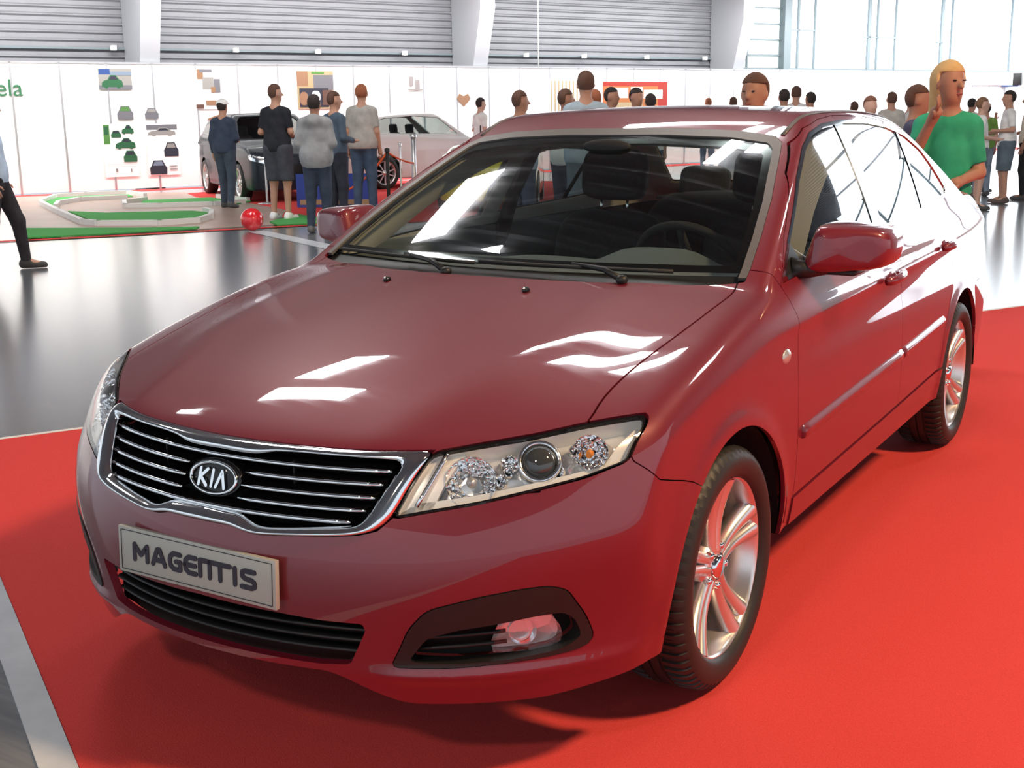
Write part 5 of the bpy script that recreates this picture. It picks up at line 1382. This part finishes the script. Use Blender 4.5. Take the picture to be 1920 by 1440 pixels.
    # hair
    def hairf(P):
        d = ell_d(P, hp(0, -.012, .030), (.087*k, .100*k, .106*k))
        if long_hair:
            d = smn(d, cap_d(P, hp(0, -.045, .02), hp(0, -.075, -.26), .085*k, .070*k), .05)
        # open towards the face
        lx = (P-np.array(hc)); fr = (lx[..., 0]*fx+lx[..., 1]*fy)/k; z_ = lx[..., 2]/k
        cut = np.minimum(fr+.025, .062-z_+.0*fr) if not long_hair else np.minimum(fr-.015, .065-z_)
        d = np.maximum(d, cut*1.0)
        d = np.maximum(d, (-.055-z_)*k if not long_hair else -9)
        return d
    if hair is not None:
        r = .36 if long_hair else .15
        net_obj(hairf, (hc[0]-.15*k, hc[1]-.2*k, hc[2]-r*k), (hc[0]+.15*k, hc[1]+.17*k, hc[2]+.16*k), h*.75, 'hair', cloth(hair), root)
    if cap is not None:
        mb = MB(); m4 = Matrix.Translation(hp(0, -.005, .055)) @ Matrix.Rotation(-ht, 4, 'Z')
        mb.lathe([(.098*k, -.01), (.099*k, .02*k), (.085*k, .055*k), (.05*k, .072*k), (.0005, .078*k)], 20, m4)
        mb.add([m4 @ Vector(p) for p in ((-.07*k, .06*k, 0), (.07*k, .06*k, 0), (.055*k, .165*k, -.012*k), (-.055*k, .165*k, -.012*k), (-.07*k, .06*k, .012*k), (.07*k, .06*k, .012*k), (.055*k, .165*k, 0), (-.055*k, .165*k, 0))], [(0, 1, 2, 3), (7, 6, 5, 4), (0, 4, 5, 1), (1, 5, 6, 2), (2, 6, 7, 3), (3, 7, 4, 0)])
        mb.build('cap', cloth(cap), root)
    # shirt
    g = .009 if not hood else .020
    def shirt(P):
        d = torso(P, g*k)
        d = smn(d, cap_d(P, S(0, 0, 1.0), S(0, 0, .90), (.150*fat+g)*k, (.150*fat+g+.01)*k)+0, .05) if False else d
        d = smn(d, ell_d(P, S(0, 0, .98), ((.172*fat*slim+g)*k, (.122*fat+g)*k, .22*k)), .06)
        for i in (0, 1):
            if sleeve != 'none':
                a_ = arm(P, i, g+.004, sleeve == 'long')
                if sleeve == 'short':
                    e_ = np.array(el[i]); s_ = np.array(sh[i]); t_ = ((P-s_)@(e_-s_))/((e_-s_)@(e_-s_)); a_ = np.maximum(a_, (t_-.80)*.2)
                d = smn(d, a_, .03)
        d = np.maximum(d, (.90 if not hood else .84)*k-P[..., 2]); d = np.maximum(d, P[..., 2]-1.505*k)
        if hood: d = smn(d, ell_d(P, S(0, -.095, 1.44), (.12*k, .065*k, .085*k)), .04)
        return d
    net_obj(shirt, lo, (hi[0], hi[1], 1.62*k), h, 'shirt' if not hood else 'hooded_jacket', cloth(top), root)
    gl = .018 if not shorts else .034
    def trou(P):
        d = ell_d(P, S(0, 0, .97), ((.168*fat+.006)*k, (.118*fat+.006)*k, .13*k))
        for i in (0, 1): d = smn(d, leg(P, i, gl), .05)
        d = np.maximum(d, P[..., 2]-1.03*k); d = np.maximum(d, (.52 if shorts else .075)*k-P[..., 2])
        return d
    net_obj(trou, lo, (hi[0], hi[1], 1.06*k), h, 'shorts' if shorts else 'trousers', cloth(legs), root)
    for i in (0, 1):
        def shoef(P):
            a_ = smn(cap_d(P, (an[i][0], an[i][1]-.035*k, an[i][2]-.035*k), toe[i], .044*k, .038*k), ell_d(P, an[i], (.046*k, .056*k, .045*k)), .03)
            return np.maximum(a_, .004-P[..., 2])
        net_obj(shoef, (an[i][0]-.12*k, an[i][1]-.14*k, -.03), (an[i][0]+.12*k, an[i][1]+.30*k, .26*k), h*.8, 'shoe', cloth(shoes), root)
    if bag:
        mb = MB(); cushion(mb, S(.30, .02, .86), .05*k, .13*k, .12*k, 0); mb.build('shoulder_bag', cloth(bag), root)
    return root
W_ = (.80, .80, .80); NAVY = (.035, .05, .085); BLK = (.012, .014, .022); JEAN = (.05, .08, .14); GREY = (.42, .43, .44)
BR = (.10, .05, .035); DK = (.03, .022, .02); RED = (.30, .10, .05); BL = (.55, .36, .16)
def people():
    p = person
    p('person in a white cap, navy jacket and jeans walking towards the dark show car', (-12.49, 11.9), 15, 1.73, NAVY, (.05, .07, .10), DK, 0, 'long', arms='one', cap=(.85, .85, .82), stride=.25)
    p('tall person in black T-shirt and knee-length dark shorts seen from behind', (-10.12, 10.54), 20, 1.90, BLK, (.05, .055, .075), BR, 0, 'short', True, 'front', shoes=(.8, .8, .8), headturn=35)
    p('person in a light grey hooded jacket and dark jeans seen from behind', (-8.33, 9.27), 5, 1.72, (.27, .28, .29), (.03, .045, .075), DK, 1, 'long', arms='front', hood=True, shoes=(.12, .12, .12), fat=1.08)
    p('person in navy jacket and dark trousers beside the grey hooded jacket', (-9.05, 10.53), 45, 1.78, (.06, .09, .13), (.02, .025, .04), BR, 0, 'long', arms='front', headturn=20)
    p('person in a loose pale grey T-shirt and blue jeans seen from behind', (-9.6, 11.84), 10, 1.90, (.36, .35, .33), (.04, .08, .14), RED, 0, 'short', arms='down', fat=1.12, headturn=-10)
    p('person with bare arms and orange top facing the camera between two visitors', (-11.34, 13.38), 180, 1.50, (.72, .36, .28), JEAN, RED, 2, 'short', arms='raised')
    p('person in pale blue shirt and black trousers striding out of frame at far left', (-8.78, 4.92), 80, 1.70, (.42, .52, .66), (.02, .018, .024), DK, 0, 'short', arms='down', stride=.62, shoes=(.05, .05, .05), h=.015)
    p('person with dark tied hair and white top standing near the white show car', (-11.04, 17.31), 60, 1.74, W_, JEAN, DK, 2, 'short', arms='front')
    p('person with close-cropped brown hair and pale blue shirt, nearest the windscreen edge', (-4.98, 8.72), 40, 1.70, (.55, .62, .74), JEAN, BR, 1, 'short', arms='front', fat=1.15, headturn=30)
    p('person with short brown hair resting a hand by the chin, beside the cropped head', (-4.85, 9.5), 40, 1.72, W_, NAVY, BR, 1, 'short', arms='raised', headturn=40)
    p('person with reddish hair tilting forward above the car roof', (-4.85, 10.2), 0, 1.72, W_, JEAN, RED, 2, 'short', arms='front')
    p('tall person with cropped dark hair and blue-grey shirt rising above the crowd', (-4.03, 8.45), 0, 1.87, (.33, .42, .50), (.12, .17, .22), BR, 0, 'short', arms='front', fat=1.1)
    p('person with short dark hair directly right of the tall blue-grey shirt', (-5.48, 11.87), 120, 1.77, W_, JEAN, DK, 1, 'short', arms='down')
    p('person with black hair below the red banner', (-4.97, 11.56), 150, 1.75, (.2, .25, .4), JEAN, DK, 1, 'short', arms='down')
    p('shorter person with dark hair below the right part of the red banner', (-5.65, 13.45), 0, 1.70, W_, JEAN, DK, 0, 'short', arms='down')
    p('person with receding brown hair looking down just behind the car roof', (-.66, 4.26), 215, 1.68, (.5, .5, .55), (.05, .05, .07), BR, 1, 'short', arms='front', h=.014, fat=1.1, z=.006)
    p('person with dark round haircut right of the receding head', (-4.58, 16.05), 0, 1.76, W_, JEAN, DK, 1, 'short')
    p('person half hidden behind the dark round haircut', (-5.20, 18.45), 15, 1.84, W_, JEAN, BR, 0, 'short')
    p('person with full dark hair alone before the white panels', (-4.53, 17.2), -20, 1.72, W_, JEAN, DK, 1, 'short')
    p('small person whose brown hair just clears the roof', (-4.68, 20.21), 0, 1.57, W_, JEAN, BR, 0, 'short')
    p('person with light brown hair near the rear roof edge', (-2.01, 11.61), 170, 1.60, (.6, .58, .7), JEAN, (.2, .09, .06), 2, 'short', arms='down')
    p('person in beige-grey shirt with cropped hair seen from behind', (-3.29, 17.48), 0, 1.70, (.48, .46, .42), JEAN, BR, 0, 'short', fat=1.3)
    p('person with dark brown hair and white top talking beside the navy shirt', (-3.31, 18.77), 90, 1.65, W_, JEAN, DK, 2, 'short')
    p('long-haired blonde person in a green top with a hand raised to the face', (.42, 4.42), 200, 1.72, (.02, .30, .17), (.03, .03, .045), BL, 1, 'short', arms='raised', long_hair=True, h=.013, headturn=-35, slim=.82, fat=.9, z=.006)
    p('person in navy shirt with folded forearms left of the green top', (-.38, 7.0), 110, 1.64, (.05, .05, .10), JEAN, BR, 1, 'short', arms='front', h=.015)
    p('person in a green T-shirt over a grey sleeve and faded jeans', (-2.09, 18.82), 0, 1.52, (.16, .30, .06), (.22, .27, .34), DK, 0, 'short', arms='down')
    p('young person with light brown hair talking to the white T-shirt', (-1.62, 16.0), 100, 1.59, (.75, .74, .72), (.12, .14, .18), (.22, .12, .07), 2, 'short', arms='front', shorts=True)
    p('person in a white T-shirt and long grey shorts at the right', (-1.49, 17.4), 280, 1.69, (.78, .77, .74), (.10, .14, .17), DK, 0, 'short', True, 'front', shoes=(.12, .09, .08))
    p('person in a cream polo shirt and black trousers at the right edge of the picture', (-1.32, 18.2), 300, 1.66, (.62, .55, .46), (.015, .016, .02), BR, 1, 'short', arms='one')
    p('person in white with a raised forearm behind the green T-shirt', (-2.89, 21.67), 60, 1.60, (.78, .72, .70), JEAN, DK, 0, 'short', arms='raised')
    p('person with black hair holding a hand to the ear near the white T-shirt', (-2.29, 19.76), 60, 1.52, (.7, .7, .72), (.15, .16, .2), DK, 1, 'short', arms='raised')
    p('distant person with reddish hair left of the receding head', (-9.5, 24.87), 0, 1.72, W_, JEAN, RED, 2, 'short')
    p('distant person with fair hair left of the receding head', (-9.0, 26.2), 0, 1.72, W_, JEAN, BL, 2, 'short')
    p('distant person with brown hair touching the receding head in the picture', (-7.5, 21.36), 0, 1.70, W_, JEAN, BR, 0, 'short')
people()
